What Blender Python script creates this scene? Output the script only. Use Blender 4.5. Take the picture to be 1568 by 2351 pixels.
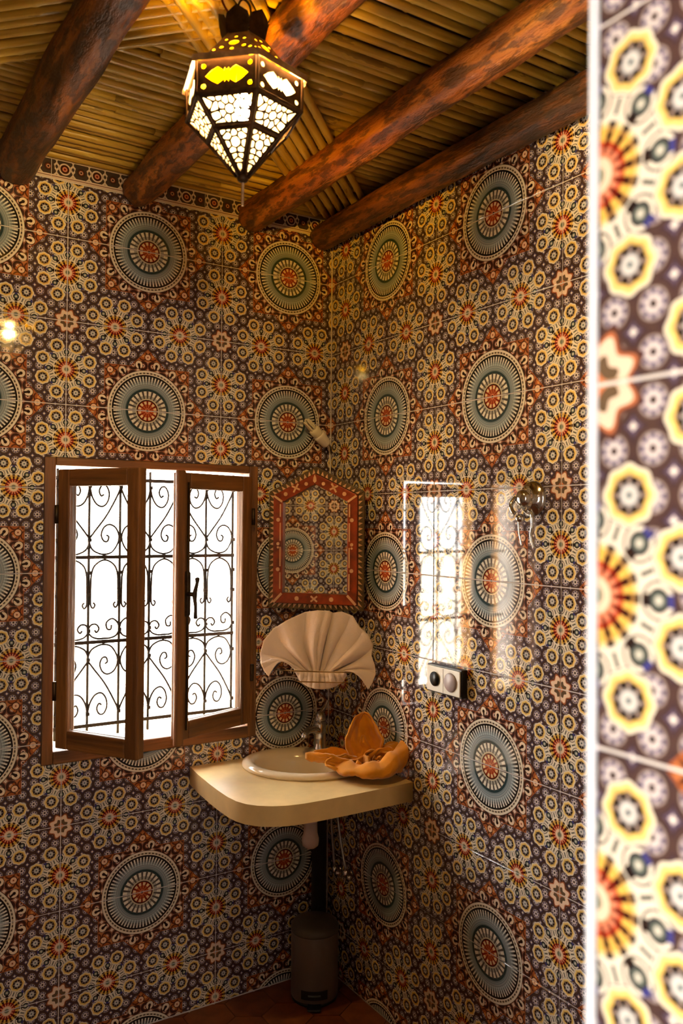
import bpy, math, random
from mathutils import Matrix, Vector, noise as pnoise
random.seed(7)
for _o in list(bpy.data.objects):
    bpy.data.objects.remove(_o)
S = bpy.context.scene
COL = S.collection

# ------------------------------------------------------------------ camera
CAM = Vector((-1.5595, -2.5610, 1.5700))
YAW, PITCH, ROLL, FPX = 0.56034, 0.013332, 0.0079836, 1935.6
FV = Vector((math.sin(YAW) * math.cos(PITCH), math.cos(YAW) * math.cos(PITCH), math.sin(PITCH)))
_r = Vector((math.cos(YAW), -math.sin(YAW), 0)); _u = _r.cross(FV)
RV = math.cos(ROLL) * _r + math.sin(ROLL) * _u
UV_ = -math.sin(ROLL) * _r + math.cos(ROLL) * _u
cd = bpy.data.cameras.new('camera'); camo = bpy.data.objects.new('camera', cd); COL.objects.link(camo)
camo.matrix_world = Matrix(((RV.x, UV_.x, -FV.x, CAM.x), (RV.y, UV_.y, -FV.y, CAM.y), (RV.z, UV_.z, -FV.z, CAM.z), (0, 0, 0, 1)))
cd.sensor_fit = 'VERTICAL'; cd.sensor_height = 36.0; cd.lens = FPX / 2351.0 * 36.0
cd.clip_start = 0.02
cd.dof.use_dof = True; cd.dof.focus_distance = 2.75; cd.dof.aperture_fstop = cd.lens / 6.0
S.camera = camo

# ------------------------------------------------------------------ world, light, exposure
SKY = 16.5
W = bpy.data.worlds.new('sky'); S.world = W; W.use_nodes = True
bgn = W.node_tree.nodes['Background']; bgn.inputs[0].default_value = (1.0, .97, .925, 1); bgn.inputs[1].default_value = SKY
S.view_settings.view_transform = 'Standard'; S.view_settings.look = 'None'
S.view_settings.gamma = 1.0; S.view_settings.use_curve_mapping = False
S.view_settings.exposure = 0.78
try:
    S.cycles.use_denoising = True; S.cycles.adaptive_threshold = .12; S.cycles.use_light_tree = False
    S.cycles.max_bounces = 6; S.cycles.diffuse_bounces = 3; S.cycles.glossy_bounces = 4
    S.cycles.transparent_max_bounces = 8
    S.cycles.caustics_reflective = False; S.cycles.caustics_refractive = False
except Exception:
    pass
sl = bpy.data.lights.new('sun', 'SUN'); sl.energy = 58.0; sl.angle = math.radians(.6); sl.color = (1.0, .96, .90)
so_ = bpy.data.objects.new('sun', sl); COL.objects.link(so_)
so_.rotation_euler = Vector((-.22, .42, -.88)).to_track_quat('-Z', 'Y').to_euler()   # high sun behind the building, on the courtyard
def portal(name, loc, rot, sx, sy):          # sampling guide in an opening, gives no light of its own
    l = bpy.data.lights.new(name, 'AREA'); l.shape = 'RECTANGLE'; l.size = sx; l.size_y = sy
    l.cycles.is_portal = True
    o = bpy.data.objects.new(name, l); o.location = loc; o.rotation_euler = rot; COL.objects.link(o)
portal('window_daylight', (-.635, .19, 1.305), (math.radians(-90), 0, 0), .66, .90)
portal('added_opening_daylight', (-1.90, -4.31, 2.05), (math.radians(90), 0, 0), .58, .48)  # guides the opening added out of view to brighten the window wall
portal('doorway_daylight', (-3.19, -3.175, 1.13), (0, math.radians(-90), 0), 2.22, 1.12)

# ------------------------------------------------------------------ helpers
def lin(c):
    return tuple(((v / 255) / 12.92 if v / 255 <= .04045 else ((v / 255 + .055) / 1.055) ** 2.4) for v in c) + (1,)
def meshobj(name, v, f, mat, parent=None, smooth=False, uv=None):
    me = bpy.data.meshes.new(name); me.from_pydata([tuple(p) for p in v], [], f)
    if uv:
        l = me.uv_layers.new(name='UVMap')
        for lp in me.loops: l.data[lp.index].uv = uv[lp.vertex_index]
    me.validate(); me.update()
    return linkmesh(name, me, mat, parent, smooth)
def linkmesh(name, me, mat, parent=None, smooth=False):
    if mat is not None and len(me.materials) == 0: me.materials.append(mat)
    if smooth: me.polygons.foreach_set('use_smooth', [True] * len(me.polygons))
    o = bpy.data.objects.new(name, me); COL.objects.link(o)
    if parent is not None: o.parent = parent
    return o
def empty(name, loc, rz=0.0):
    o = bpy.data.objects.new(name, None); COL.objects.link(o); o.location = loc; o.rotation_euler = (0, 0, rz)
    o.empty_display_size = .05
    return o
def tag(o, label, cat, group=None):
    o['label'] = label; o['category'] = cat
    if group: o['group'] = group
    return o
def struct(o, label=None, cat=None):
    o['kind'] = 'structure'
    if label: o['label'] = label
    if cat: o['category'] = cat
    return o
class MB:
    def __init__(s): s.v = []; s.f = []
    def add(s, v, f):
        k = len(s.v); s.v += [Vector(p) for p in v]; s.f += [tuple(i + k for i in q) for q in f]; return s
    def box(s, x0, x1, y0, y1, z0, z1, M=None):
        v = [Vector((x, y, z)) for z in (z0, z1) for y in (y0, y1) for x in (x0, x1)]
        if M is not None: v = [M @ p for p in v]
        return s.add(v, [(0, 2, 3, 1), (4, 5, 7, 6), (0, 1, 5, 4), (2, 6, 7, 3), (0, 4, 6, 2), (1, 3, 7, 5)])
    def tube(s, pts, r, n=8, cap=True):
        pts = [Vector(p) for p in pts]; m = len(pts)
        rr = r if isinstance(r, (list, tuple)) else [r] * m
        t0 = (pts[1] - pts[0]).normalized()
        a = t0.orthogonal().normalized(); vs = []
        for i, p in enumerate(pts):
            t = (pts[min(i + 1, m - 1)] - pts[max(i - 1, 0)])
            t = t.normalized() if t.length > 1e-9 else t0
            a = (a - t * a.dot(t)); a = a.normalized() if a.length > 1e-6 else t.orthogonal().normalized()
            b = t.cross(a)
            for k in range(n):
                q = 2 * math.pi * k / n; vs.append(p + (a * math.cos(q) + b * math.sin(q)) * rr[i])
        fs = [(i * n + k, i * n + (k + 1) % n, (i + 1) * n + (k + 1) % n, (i + 1) * n + k) for i in range(m - 1) for k in range(n)]
        if cap: fs += [tuple(range(n - 1, -1, -1)), tuple((m - 1) * n + k for k in range(n))]
        return s.add(vs, fs)
    def lathe(s, prof, n=24, c=(0, 0, 0), M=None):
        c = Vector(c); vs = []
        for (r, z) in prof:
            for k in range(n):
                q = 2 * math.pi * k / n; p = Vector((r * math.cos(q), r * math.sin(q), z)); vs.append((M @ p if M is not None else p) + c)
        fs = [(i * n + k, i * n + (k + 1) % n, (i + 1) * n + (k + 1) % n, (i + 1) * n + k) for i in range(len(prof) - 1) for k in range(n)]
        if prof[0][0] > 1e-6: fs.append(tuple(range(n - 1, -1, -1)))
        if prof[-1][0] > 1e-6: fs.append(tuple((len(prof) - 1) * n + k for k in range(n)))
        return s.add(vs, fs)
    def prism(s, poly, z0, z1):
        n = len(poly)
        return s.add([(x, y, z0) for x, y in poly] + [(x, y, z1) for x, y in poly],
                     [tuple(range(n - 1, -1, -1)), tuple(range(n, 2 * n))] + [(k, (k + 1) % n, n + (k + 1) % n, n + k) for k in range(n)])
    def grid(s, fn, nu, nv):
        return s.add([fn(i / nu, j / nv) for i in range(nu + 1) for j in range(nv + 1)],
                     [(i * (nv + 1) + j, (i + 1) * (nv + 1) + j, (i + 1) * (nv + 1) + j + 1, i * (nv + 1) + j + 1) for i in range(nu) for j in range(nv)])
    def build(s, name, mat, parent=None, smooth=False): return meshobj(name, s.v, s.f, mat, parent, smooth)
def bevel(o, w, n=2):
    m = o.modifiers.new('bevel', 'BEVEL'); m.width = w; m.segments = n; m.limit_method = 'ANGLE'; return o
def autosmooth(o):
    m = o.modifiers.new('split', 'EDGE_SPLIT'); m.split_angle = math.radians(40); return o
def smooth_path(pts, k=6):                   # Catmull-Rom through the points
    P = [Vector(p) for p in pts]; out = []
    for i in range(len(P) - 1):
        a = P[max(i - 1, 0)]; b = P[i]; c = P[i + 1]; d = P[min(i + 2, len(P) - 1)]
        for j in range(k):
            t = j / k
            out.append(.5 * ((2 * b) + (c - a) * t + (2 * a - 5 * b + 4 * c - d) * t * t + (3 * b - a - 3 * c + d) * t ** 3))
    out.append(P[-1]); return out
def plate(outer, holes, thick):              # sheet with cut-outs, in its own xy plane
    cu = bpy.data.curves.new('tmp', 'CURVE'); cu.dimensions = '2D'; cu.fill_mode = 'BOTH'; cu.extrude = thick / 2
    for poly in [outer] + holes:
        sp = cu.splines.new('POLY'); sp.points.add(len(poly) - 1)
        for q, p in zip(sp.points, poly): q.co = (p[0], p[1], 0, 1)
        sp.use_cyclic_u = True
    ob = bpy.data.objects.new('tmp', cu); COL.objects.link(ob)
    dg = bpy.context.evaluated_depsgraph_get(); dg.update()
    me = bpy.data.meshes.new_from_object(ob.evaluated_get(dg)); me.name = 'plate'; me.materials.clear()
    bpy.data.objects.remove(ob); bpy.data.curves.remove(cu)
    return me
def circ(cx, cy, r, n=12, sx=1, rot=0):
    o = []
    for k in range(n):
        q = 2 * math.pi * k / n; x = r * sx * math.cos(q); y = r * math.sin(q)
        o.append((cx + x * math.cos(rot) - y * math.sin(rot), cy + x * math.sin(rot) + y * math.cos(rot)))
    return o
def at_px(px, py, D):                        # a point D metres deep along the view
    return CAM + (FV + RV * ((px - 784) / FPX) - UV_ * ((py - 1175.5) / FPX)) * D
def on_plane(px, py, P0, n):
    d = FV + RV * ((px - 784) / FPX) - UV_ * ((py - 1175.5) / FPX)
    return CAM + d * ((Vector(P0) - CAM).dot(n) / d.dot(n))

# ------------------------------------------------------------------ node maths
class E:
    tree = None
    def __init__(s, x): s.x = x
    def __add__(a, b): return m_('ADD', a, b)
    def __radd__(a, b): return m_('ADD', b, a)
    def __sub__(a, b): return m_('SUBTRACT', a, b)
    def __rsub__(a, b): return m_('SUBTRACT', b, a)
    def __mul__(a, b): return m_('MULTIPLY', a, b)
    def __rmul__(a, b): return m_('MULTIPLY', b, a)
    def __truediv__(a, b): return m_('DIVIDE', a, b)
    def __lt__(a, b): return m_('LESS_THAN', a, b)
    def __gt__(a, b): return m_('GREATER_THAN', a, b)
def m_(op, *a):
    n = E.tree.nodes.new('ShaderNodeMath'); n.operation = op
    for i, v in enumerate(a):
        if isinstance(v, E): E.tree.links.new(v.x, n.inputs[i])
        else: n.inputs[i].default_value = v
    return E(n.outputs[0])
def ramp(fac, stops, interp='CONSTANT'):
    n = E.tree.nodes.new('ShaderNodeValToRGB'); cr = n.color_ramp; cr.interpolation = interp
    while len(cr.elements) > 1: cr.elements.remove(cr.elements[-1])
    cr.elements[0].position = stops[0][0]; cr.elements[0].color = lin(stops[0][1])
    for p, c in stops[1:]:
        e = cr.elements.new(p); e.color = lin(c)
    E.tree.links.new(fac.x, n.inputs[0]); return E(n.outputs[0])
def mixc(fac, a, b):
    n = E.tree.nodes.new('ShaderNodeMix'); n.data_type = 'RGBA'
    for s_, v in ((0, fac), (6, a), (7, b)):
        if isinstance(v, E): E.tree.links.new(v.x, n.inputs[s_])
        elif isinstance(v, (int, float)): n.inputs[s_].default_value = v
        else: n.inputs[s_].default_value = lin(v)
    return E(n.outputs[2])
def newmat(name):
    m = bpy.data.materials.new(name); m.use_nodes = True; E.tree = m.node_tree
    return m, m.node_tree.nodes['Principled BSDF']
def setc(bs, key, v):
    if isinstance(v, E): E.tree.links.new(v.x, bs.inputs[key])
    else: bs.inputs[key].default_value = v
def coord(kind='Object'):
    n = E.tree.nodes.new('ShaderNodeTexCoord'); return E(n.outputs[kind])
def mapping(vec, scale=(1, 1, 1), loc=(0, 0, 0)):
    n = E.tree.nodes.new('ShaderNodeMapping'); n.inputs['Scale'].default_value = scale; n.inputs['Location'].default_value = loc
    E.tree.links.new(vec.x, n.inputs[0]); return E(n.outputs[0])
def noise(vec, scale, detail=3, rough=.55):
    n = E.tree.nodes.new('ShaderNodeTexNoise'); n.inputs['Scale'].default_value = scale; n.inputs['Detail'].default_value = detail
    n.inputs['Roughness'].default_value = rough
    E.tree.links.new(vec.x, n.inputs['Vector']); return E(n.outputs[0])
def bump(bs, h, strength, dist=.002):
    n = E.tree.nodes.new('ShaderNodeBump'); n.inputs['Strength'].default_value = strength; n.inputs['Distance'].default_value = dist
    E.tree.links.new(h.x, n.inputs['Height']); E.tree.links.new(n.outputs[0], bs.inputs['Normal'])
def plain(name, rgb, rough=.5, metal=0.0, var=0.0, vscale=30, **kw):
    m, b = newmat(name); c = lin(rgb)
    if var:
        nz = noise(coord(), vscale, 4)
        dk = tuple(max(0, v * (1 - var)) for v in rgb); lt = tuple(min(255, v * (1 + var * .6)) for v in rgb)
        setc(b, 'Base Color', ramp(nz, [(.3, dk), (.7, lt)], 'LINEAR'))
    else: b.inputs['Base Color'].default_value = c
    b.inputs['Roughness'].default_value = rough; b.inputs['Metallic'].default_value = metal
    for k, v in kw.items(): b.inputs[k.replace('_', ' ')].default_value = v
    return m

# ------------------------------------------------------------------ the printed wall tile
PER = 0.5                                   # one repeat of the print, metres
CREAM = (232, 221, 202); DARK = (30, 20, 20); YEL = (222, 178, 84); RED = (132, 40, 22); PINK = (222, 138, 104)
BLUE = (58, 58, 122); LAV = (168, 152, 168); TEAL = (42, 62, 66); GREYB = (150, 158, 160); ORANGE = (176, 84, 34); BROWN = (74, 40, 26); WHITE = (232, 224, 210)
def tile_material():
    m, b = newmat('printed_tile')
    uvn = E.tree.nodes.new('ShaderNodeUVMap'); uvn.uv_map = 'UVMap'
    sep = E.tree.nodes.new('ShaderNodeSeparateXYZ'); E.tree.links.new(uvn.outputs[0], sep.inputs[0])
    U = E(sep.outputs[0]); V = E(sep.outputs[1])
    fx = m_('ABSOLUTE', U - m_('ROUND', U)); fy = m_('ABSOLUTE', V - m_('ROUND', V))
    x = m_('MAXIMUM', fx, fy); y = m_('MINIMUM', fx, fy)
    def hyp(a, c):
        cb = E.tree.nodes.new('ShaderNodeCombineXYZ'); ln = E.tree.nodes.new('ShaderNodeVectorMath'); ln.operation = 'LENGTH'
        E.tree.links.new(a.x, cb.inputs[0]); E.tree.links.new(c.x, cb.inputs[1]); E.tree.links.new(cb.outputs[0], ln.inputs[0])
        return E(ln.outputs['Value'])
    # ground: small rings on dark
    bx = m_('ABSOLUTE', m_('FRACT', x * 16.0) - .5); by = m_('ABSOLUTE', m_('FRACT', y * 16.0) - .5)
    db = hyp(bx, by)
    bgc = ramp(db, [(0, (46, 26, 24)), (.085, (206, 194, 192)), (.21, (182, 168, 172)), (.31, (150, 136, 132)), (.36, (74, 54, 50)), (.50, (60, 44, 50)), (.56, (92, 78, 98)), (.63, (228, 216, 206))])
    bdot = (m_('COSINE', m_('ARCTAN2', by, bx) * 8.0) > -.25) * (db > .205) * (db < .315)
    bgc = mixc(bdot, bgc, (58, 50, 88))
    # eight-pointed star round the medallion
    rm = hyp(x, y); th = m_('ARCTAN2', y, x)
    s = .274
    sd = m_('MINIMUM', x - s, (x + y - s * 1.41421) * .70711)
    tf = m_('MINIMUM', th, math.pi / 4 - th)
    px_ = rm * m_('COSINE', tf); py_ = rm * m_('SINE', tf)
    star = ramp(db, [(0, (60, 30, 24)), (.08, (222, 188, 168)), (.17, (132, 78, 58)), (.26, (60, 36, 32)), (.48, (150, 98, 76)), (.58, (226, 200, 178))])
    star = mixc(px_ > .306, star, ramp(db, [(0, (214, 146, 80)), (.15, (170, 92, 48)), (.36, (90, 46, 30)), (.5, (186, 116, 70))]))
    star = mixc(sd > -.0055, star, (150, 82, 46))
    df = hyp(px_ - .336, py_)
    star = mixc(df < .022, star, ramp(df * 45.0, [(0, (150, 70, 40)), (.22, (236, 196, 160)), (.80, (60, 26, 18))]))
    th2 = m_('ABSOLUTE', tf - math.pi / 16)
    hx = rm * m_('COSINE', th2) - .291; hy = rm * m_('SINE', th2)
    dh = hyp(hx, hy * 1.08)
    slot = (hy < .0062) * (hx < .006)
    hcol = mixc(slot, ramp(dh * 36.0, [(0, (42, 22, 18)), (.36, (236, 214, 186)), (.88, (40, 22, 18))]), (42, 22, 18))
    star = mixc(dh < .0275, star, hcol)
    col = mixc(sd < 0.0, bgc, star)
    # medallion
    freq = 12.0 + 12.0 * (rm > .072) + 40.0 * (rm > .15)
    tt = m_('ABSOLUTE', m_('FRACT', th * freq * (1 / (2 * math.pi))) - .5) * 2.0
    rs = rm * (1 / .26)
    A = ramp(rs, [(0, (60, 20, 14)), (.03, (206, 120, 84)), (.06, RED), (.245, (24, 16, 16)), (.265, (206, 190, 158)), (.29, (108, 100, 90)), (.30, (84, 78, 74)),
                  (.485, TEAL), (.53, (118, 130, 134)), (.56, GREYB), (.575, (112, 130, 138)), (.59, GREYB), (.625, (126, 134, 138)), (.64, (148, 158, 162)), (.67, (120, 128, 130)), (.71, (84, 84, 84)), (.77, (44, 38, 36)), (.838, (24, 20, 20)),
                  (.865, CREAM), (.89, (88, 74, 62)), (.925, CREAM), (.965, (60, 44, 36))])
    B = ramp(rs, [(0, (60, 20, 14)), (.03, (206, 120, 84)), (.06, (190, 96, 56)), (.13, (188, 92, 52)), (.16, (232, 200, 150)), (.23, RED), (.245, (24, 16, 16)), (.265, (206, 190, 158)), (.29, (170, 166, 154)),
                  (.37, (232, 226, 210)), (.472, TEAL), (.53, (118, 130, 134)), (.56, GREYB), (.575, (112, 130, 138)), (.59, GREYB), (.625, (126, 134, 138)), (.64, (180, 188, 190)), (.70, (212, 214, 208)), (.75, (234, 228, 216)),
                  (.825, (22, 18, 18)), (.865, CREAM), (.89, (206, 188, 158)), (.925, CREAM), (.965, (60, 44, 36))])
    wid = .58 - .14 * (rs > .6)
    col = mixc(rm < .2545, col, mixc(tt < wid, A, B))
    # rosettes
    dx = x - .5; dy = y - .21; rr = hyp(dx, dy); ra = m_('ARCTAN2', dy, dx) + math.pi
    t = m_('ABSOLUTE', m_('FRACT', ra * (8 / (2 * math.pi))) - .5) * (2 * math.pi / 8)
    ex = rr * m_('COSINE', t) - .1475; ey = rr * m_('SINE', t); de = hyp(ex, ey)
    t2 = math.pi / 8 - t
    sx = rr * m_('COSINE', t2) - .103; sy = rr * m_('SINE', t2); ds = hyp(sx, sy)
    ptt = m_('ABSOLUTE', m_('FRACT', ra * (16 / (2 * math.pi))) - .5) * 2.0
    RA = ramp(rr * 10.0, [(0, (110, 120, 104)), (.09, (150, 140, 116)), (.13, (230, 206, 178)), (.26, (206, 120, 84)), (.31, (96, 22, 14)), (.50, (52, 18, 14)), (.60, (150, 110, 60)), (.66, (58, 48, 44)), (.74, CREAM), (1.0, CREAM)])
    RB = ramp(rr * 10.0, [(0, (110, 120, 104)), (.09, (150, 140, 116)), (.13, (230, 206, 178)), (.26, PINK), (.40, (176, 60, 34)), (.47, YEL), (.66, (232, 206, 150)), (.72, CREAM)])
    ros = mixc(ptt < .5, RA, RB)
    ros = mixc(ds < .0265, ros, ramp(ds * 37.7, [(0, (206, 198, 184)), (.20, (110, 118, 108)), (.36, (52, 54, 54)), (.62, CREAM), (.86, (80, 72, 66))]))
    blk = (m_('ABSOLUTE', sy) < .0085) * (m_('ABSOLUTE', m_('ABSOLUTE', sx) - .0195) < .0055)
    ros = mixc(blk, ros, mixc(sx > 0.0, (36, 24, 22), BLUE))
    thin = (m_('ABSOLUTE', ey) < .0035) * (ex < -.044) * (ex > -.066)
    ros = mixc(thin, ros, (96, 96, 88))
    col = mixc((rr < .126), col, ros)
    ea = m_('ARCTAN2', ey, ex)
    ec = m_('COSINE', ea * 8.0)
    oct_ = de * (1.0 + .045 * m_('COSINE', ea * 8.0))
    eye = ramp(oct_ * 23.2, [(0, (64, 84, 88)), (.10, (208, 204, 198)), (.30, (142, 138, 138)), (.38, (30, 16, 16)), (.62, (228, 190, 104)), (.74, (236, 208, 136)), (.87, CREAM), (.965, (70, 56, 54))])
    dots = (ec < -.45) * (de > .0175) * (de < .0262)
    eye = mixc(dots, eye, (138, 118, 106))
    col = mixc(oct_ < .0430, col, eye)
    # little cross where four repeats meet
    cx = .5 - x; cy = .5 - y; rc = hyp(cx, cy); ca = m_('ARCTAN2', cy, cx)
    g = rc * (1.0 + .13 * m_('COSINE', ca * 8.0))
    ast = m_('SQRT', cx) + m_('SQRT', m_('MAXIMUM', cy, 0.0))
    cr = ramp(g * 12.0, [(0, (100, 80, 60)), (.44, (236, 208, 182)), (.70, (176, 104, 68)), (.78, (84, 52, 44))])
    cr = mixc(ast < .205, cr, (206, 124, 84))
    cr = mixc((m_('MINIMUM', cx, cy) < .0045) * (g < .044), cr, (190, 150, 118))
    col = mixc(g < .0735, col, cr)
    setc(b, 'Base Color', col)
    b.inputs['Roughness'].default_value = .045; b.inputs['IOR'].default_value = 1.52
    return m
MT = tile_material()
def border_material():
    m, b = newmat('printed_border')
    uvn = E.tree.nodes.new('ShaderNodeUVMap'); uvn.uv_map = 'UVMap'
    sep = E.tree.nodes.new('ShaderNodeSeparateXYZ'); E.tree.links.new(uvn.outputs[0], sep.inputs[0])
    U = E(sep.outputs[0]); V = E(sep.outputs[1])          # U: repeats of 48 mm, V: 0..1 up the strip
    f = m_('ABSOLUTE', m_('FRACT', U) - .5); vv = (V - .47) * 1.45
    d = m_('SQRT', f * f + vv * vv)
    alt = m_('FRACT', U * .5) > .5
    base = ramp(V, [(0, (230, 208, 192)), (.075, (110, 54, 42)), (.105, (232, 210, 194)), (.165, (60, 40, 34)), (.18, (74, 60, 54)), (.80, (222, 200, 180))])
    web = (m_('ABSOLUTE', f - .44 + .10 * m_('SINE', V * 15.0)) < .075) * (V > .16)
    base = mixc(web, base, (224, 204, 186))
    fl = mixc(alt, ramp(d, [(0, (130, 40, 26)), (.07, (214, 140, 112)), (.15, (70, 32, 24)), (.27, (226, 204, 184)), (.36, (74, 60, 54))]),
              ramp(d, [(0, (60, 30, 26)), (.06, (206, 160, 130)), (.12, (110, 50, 36)), (.18, (60, 46, 42)), (.25, (74, 60, 54))]))
    col = mixc((d < .38) * (V > .17), base, fl)
    setc(b, 'Base Color', col); b.inputs['Roughness'].default_value = .12
    return m
MBORDER = border_material()
M_GROUT = plain('grout', (224, 214, 208), .8)
M_PLASTER = plain('tadelakt_plaster', (140, 124, 108), .7, var=.12, vscale=9)
M_OCHRE = plain('ochre_plaster', (206, 150, 84), .85, var=.12, vscale=7)
M_GROUND = plain('courtyard_paving', (206, 194, 176), .9, var=.1, vscale=4)
M_FLOORBASE = plain('floor_grout', (70, 44, 30), .85)
M_TRIM = plain('white_edge_trim', (222, 226, 236), .3)

# ------------------------------------------------------------------ structure: walls with their tiles
ROOM_X, ROOM_Y, CEIL = 1.95, 2.156, 2.672
TT = .007                                   # tile thickness
_tiles = {}
def rect_minus(r, h):
    u0, u1, v0, v1 = r; a0, a1, b0, b1 = h
    if a0 >= u1 or a1 <= u0 or b0 >= v1 or b1 <= v0: return [r]
    o = []
    if a0 > u0: o.append((u0, a0, v0, v1))
    if a1 < u1: o.append((a1, u1, v0, v1))
    m0, m1 = max(u0, a0), min(u1, a1)
    if b0 > v0: o.append((m0, m1, v0, b0))
    if b1 < v1: o.append((m0, m1, b1, v1))
    return o
def wall_tiles(wall, org, udir, nrm, um, vm, ur, vr, holes=(), tilt=.0016, mat=None):
    """tiles 0.5 x 0.25 m; um, vm: a medallion centre in wall metres; org: wall point u=0,z=0 on the tile face"""
    org = Vector(org); udir = Vector(udir); nrm = Vector(nrm); g = .0014
    joints_u = [um + PER / 2 + PER * k for k in range(-8, 9)]; joints_v = [vm + PER / 2 * k for k in range(-14, 14)]
    for i in range(len(joints_u) - 1):
        for j in range(len(joints_v) - 1):
            r = (max(joints_u[i], ur[0]) , min(joints_u[i + 1], ur[1]), max(joints_v[j], vr[0]), min(joints_v[j + 1], vr[1]))
            if r[1] - r[0] < .006 or r[3] - r[2] < .006: continue
            r = (r[0] + g, r[1] - g, r[2] + g, r[3] - g)
            rs = [r]
            for h in holes: rs = [q for a in rs for q in rect_minus(a, h)]
            rs = [q for q in rs if q[1] - q[0] > .004 and q[3] - q[2] > .004]
            if not rs: continue
            cu, cv = (r[0] + r[1]) / 2, (r[2] + r[3]) / 2
            key = tuple(round(q, 4) for a in rs for q in (a[0] - cu, a[1] - cu, a[2] - cv, a[3] - cv)) + (round(((cu - um) / PER) % 1, 3), round(((cv - vm) / PER) % 1, 3))
            if key not in _tiles:
                vs, fs, uv = [], [], []
                for (a0, a1, b0, b1) in rs:
                    k = len(vs); c = .0007 if len(rs) == 1 else 0
                    for (q, z_) in ((0, -TT), (0, -c if c else 0.0), (c, 0.0)):
                        for (uu, vv) in ((a0 + q, b0 + q), (a1 - q, b0 + q), (a1 - q, b1 - q), (a0 + q, b1 - q)):
                            vs.append((uu - cu, vv - cv, z_)); uv.append(((uu - um) / PER, (vv - vm) / PER))
                    nlev = 3 if c else 2
                    for L in range(nlev - 1):
                        for e in range(4): fs.append((k + L * 4 + e, k + L * 4 + (e + 1) % 4, k + L * 4 + 4 + (e + 1) % 4, k + L * 4 + 4 + e))
                    fs.append(tuple(k + (nlev - 1) * 4 + e for e in range(4)))
                    if not c: vs, uv = vs[:k + 8], uv[:k + 8]
                me = bpy.data.meshes.new('tile'); me.from_pydata(vs, [], fs)
                l = me.uv_layers.new(name='UVMap')
                for lp in me.loops: l.data[lp.index].uv = uv[lp.vertex_index]
                me.update(); _tiles[key] = me
            o = linkmesh('tile', _tiles[key], mat or MT, wall)
            p = org + udir * cu + Vector((0, 0, cv))
            X = udir; Y = Vector((0, 0, 1)); Z = nrm
            Mx = Matrix(((X.x, Y.x, Z.x, p.x), (X.y, Y.y, Z.y, p.y), (X.z, Y.z, Z.z, p.z), (0, 0, 0, 1)))
            Mx = Mx @ Matrix.Rotation(random.uniform(-tilt, tilt), 4, 'X') @ Matrix.Rotation(random.uniform(-tilt, tilt), 4, 'Y')
            o.matrix_local = Mx
VM = 2.417
GB = .0022                                  # grout face lies this far behind the tile face
HOLE = (-.985, -.287, .852, 1.760)          # window opening x0,x1,z0,z1
wn = MB()
for (x0, x1, z0, z1) in ((-3.4, HOLE[0], -.1, 3.0), (HOLE[1], .25, -.1, 3.0), (HOLE[0], HOLE[1], -.1, HOLE[2]), (HOLE[0], HOLE[1], HOLE[3], 3.0)):
    wn.box(x0, x1, GB, .20, z0, z1)
wall_north = struct(wn.build('wall_north', M_GROUT))
# right-handed frames: u runs so that udir x up = outward normal
wall_tiles(wall_north, (0, 0, 0), (1, 0, 0), (0, -1, 0), -.17446, VM, (-ROOM_X, -.0015), (.002, 2.5835), holes=[HOLE])
wall_east = struct(MB().box(GB, .25, -2.36, .20, -.1, 3.0).build('wall_east', M_GROUT))
wall_tiles(wall_east, (0, 0, 0), (0, -1, 0), (-1, 0, 0), .34145, VM, (.0015, ROOM_Y - .0015), (.002, 2.66))
wall_west = struct(MB().box(-ROOM_X - .2, -ROOM_X - GB, -2.16, .0, -.1, 3.0).build('wall_west', M_GROUT))
WEST_U = -.755
wall_tiles(wall_west, (-ROOM_X, 0, 0), (0, 1, 0), (1, 0, 0), WEST_U, VM, (-ROOM_Y + .0015, -.0015), (.002, 2.66))
DOOR_X0, DOOR_X1, DOOR_Z, SY0 = -1.90, -1.10, 2.30, -2.42
ws = MB()
ws.box(DOOR_X1 + GB, .0, SY0, -ROOM_Y - GB, -.1, 3.0); ws.box(-3.4, DOOR_X0 - GB, SY0, -ROOM_Y - GB, -.1, 3.0); ws.box(DOOR_X0 - GB, DOOR_X1 + GB, SY0, -ROOM_Y - GB, DOOR_Z, 3.0)
wall_south = struct(ws.build('wall_south', M_GROUT))
wall_tiles(wall_south, (0, -ROOM_Y, 0), (-1, 0, 0), (0, 1, 0), .30, VM, (.0015, -DOOR_X1 - .004), (.002, 2.66))
wall_tiles(wall_south, (DOOR_X1, -ROOM_Y, 0), (0, -1, 0), (-1, 0, 0), -.25 + .004, VM, (.004, -SY0 - ROOM_Y), (.002, DOOR_Z))
# white corner profile along the tiled door reveal
tr = MB().box(DOOR_X1 - .0022, DOOR_X1 + .006, -ROOM_Y - .0042, -ROOM_Y + .0025, 0, DOOR_Z)
struct(bevel(tr.build('trim_1', M_TRIM), .001))
# border strip along the top of the window wall
BU = .048
for k in range(8):
    x0, x1 = -ROOM_X + .2438 * k + .001, min(-ROOM_X + .2438 * (k + 1) - .001, -.002)
    v = [(x0, 0, 2.5855), (x1, 0, 2.5855), (x1, 0, 2.655), (x0, 0, 2.655)]; vb = [(a, .006, c) for a, b_, c in v]
    u_ = [(x0 / BU, 0), (x1 / BU, 0), (x1 / BU, 1), (x0 / BU, 1)]
    meshobj('border_tile', v + vb, [(0, 1, 2, 3), (0, 4, 5, 1), (1, 5, 6, 2), (2, 6, 7, 3), (3, 7, 4, 0)], MBORDER, wall_north, uv=u_ + u_)

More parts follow.
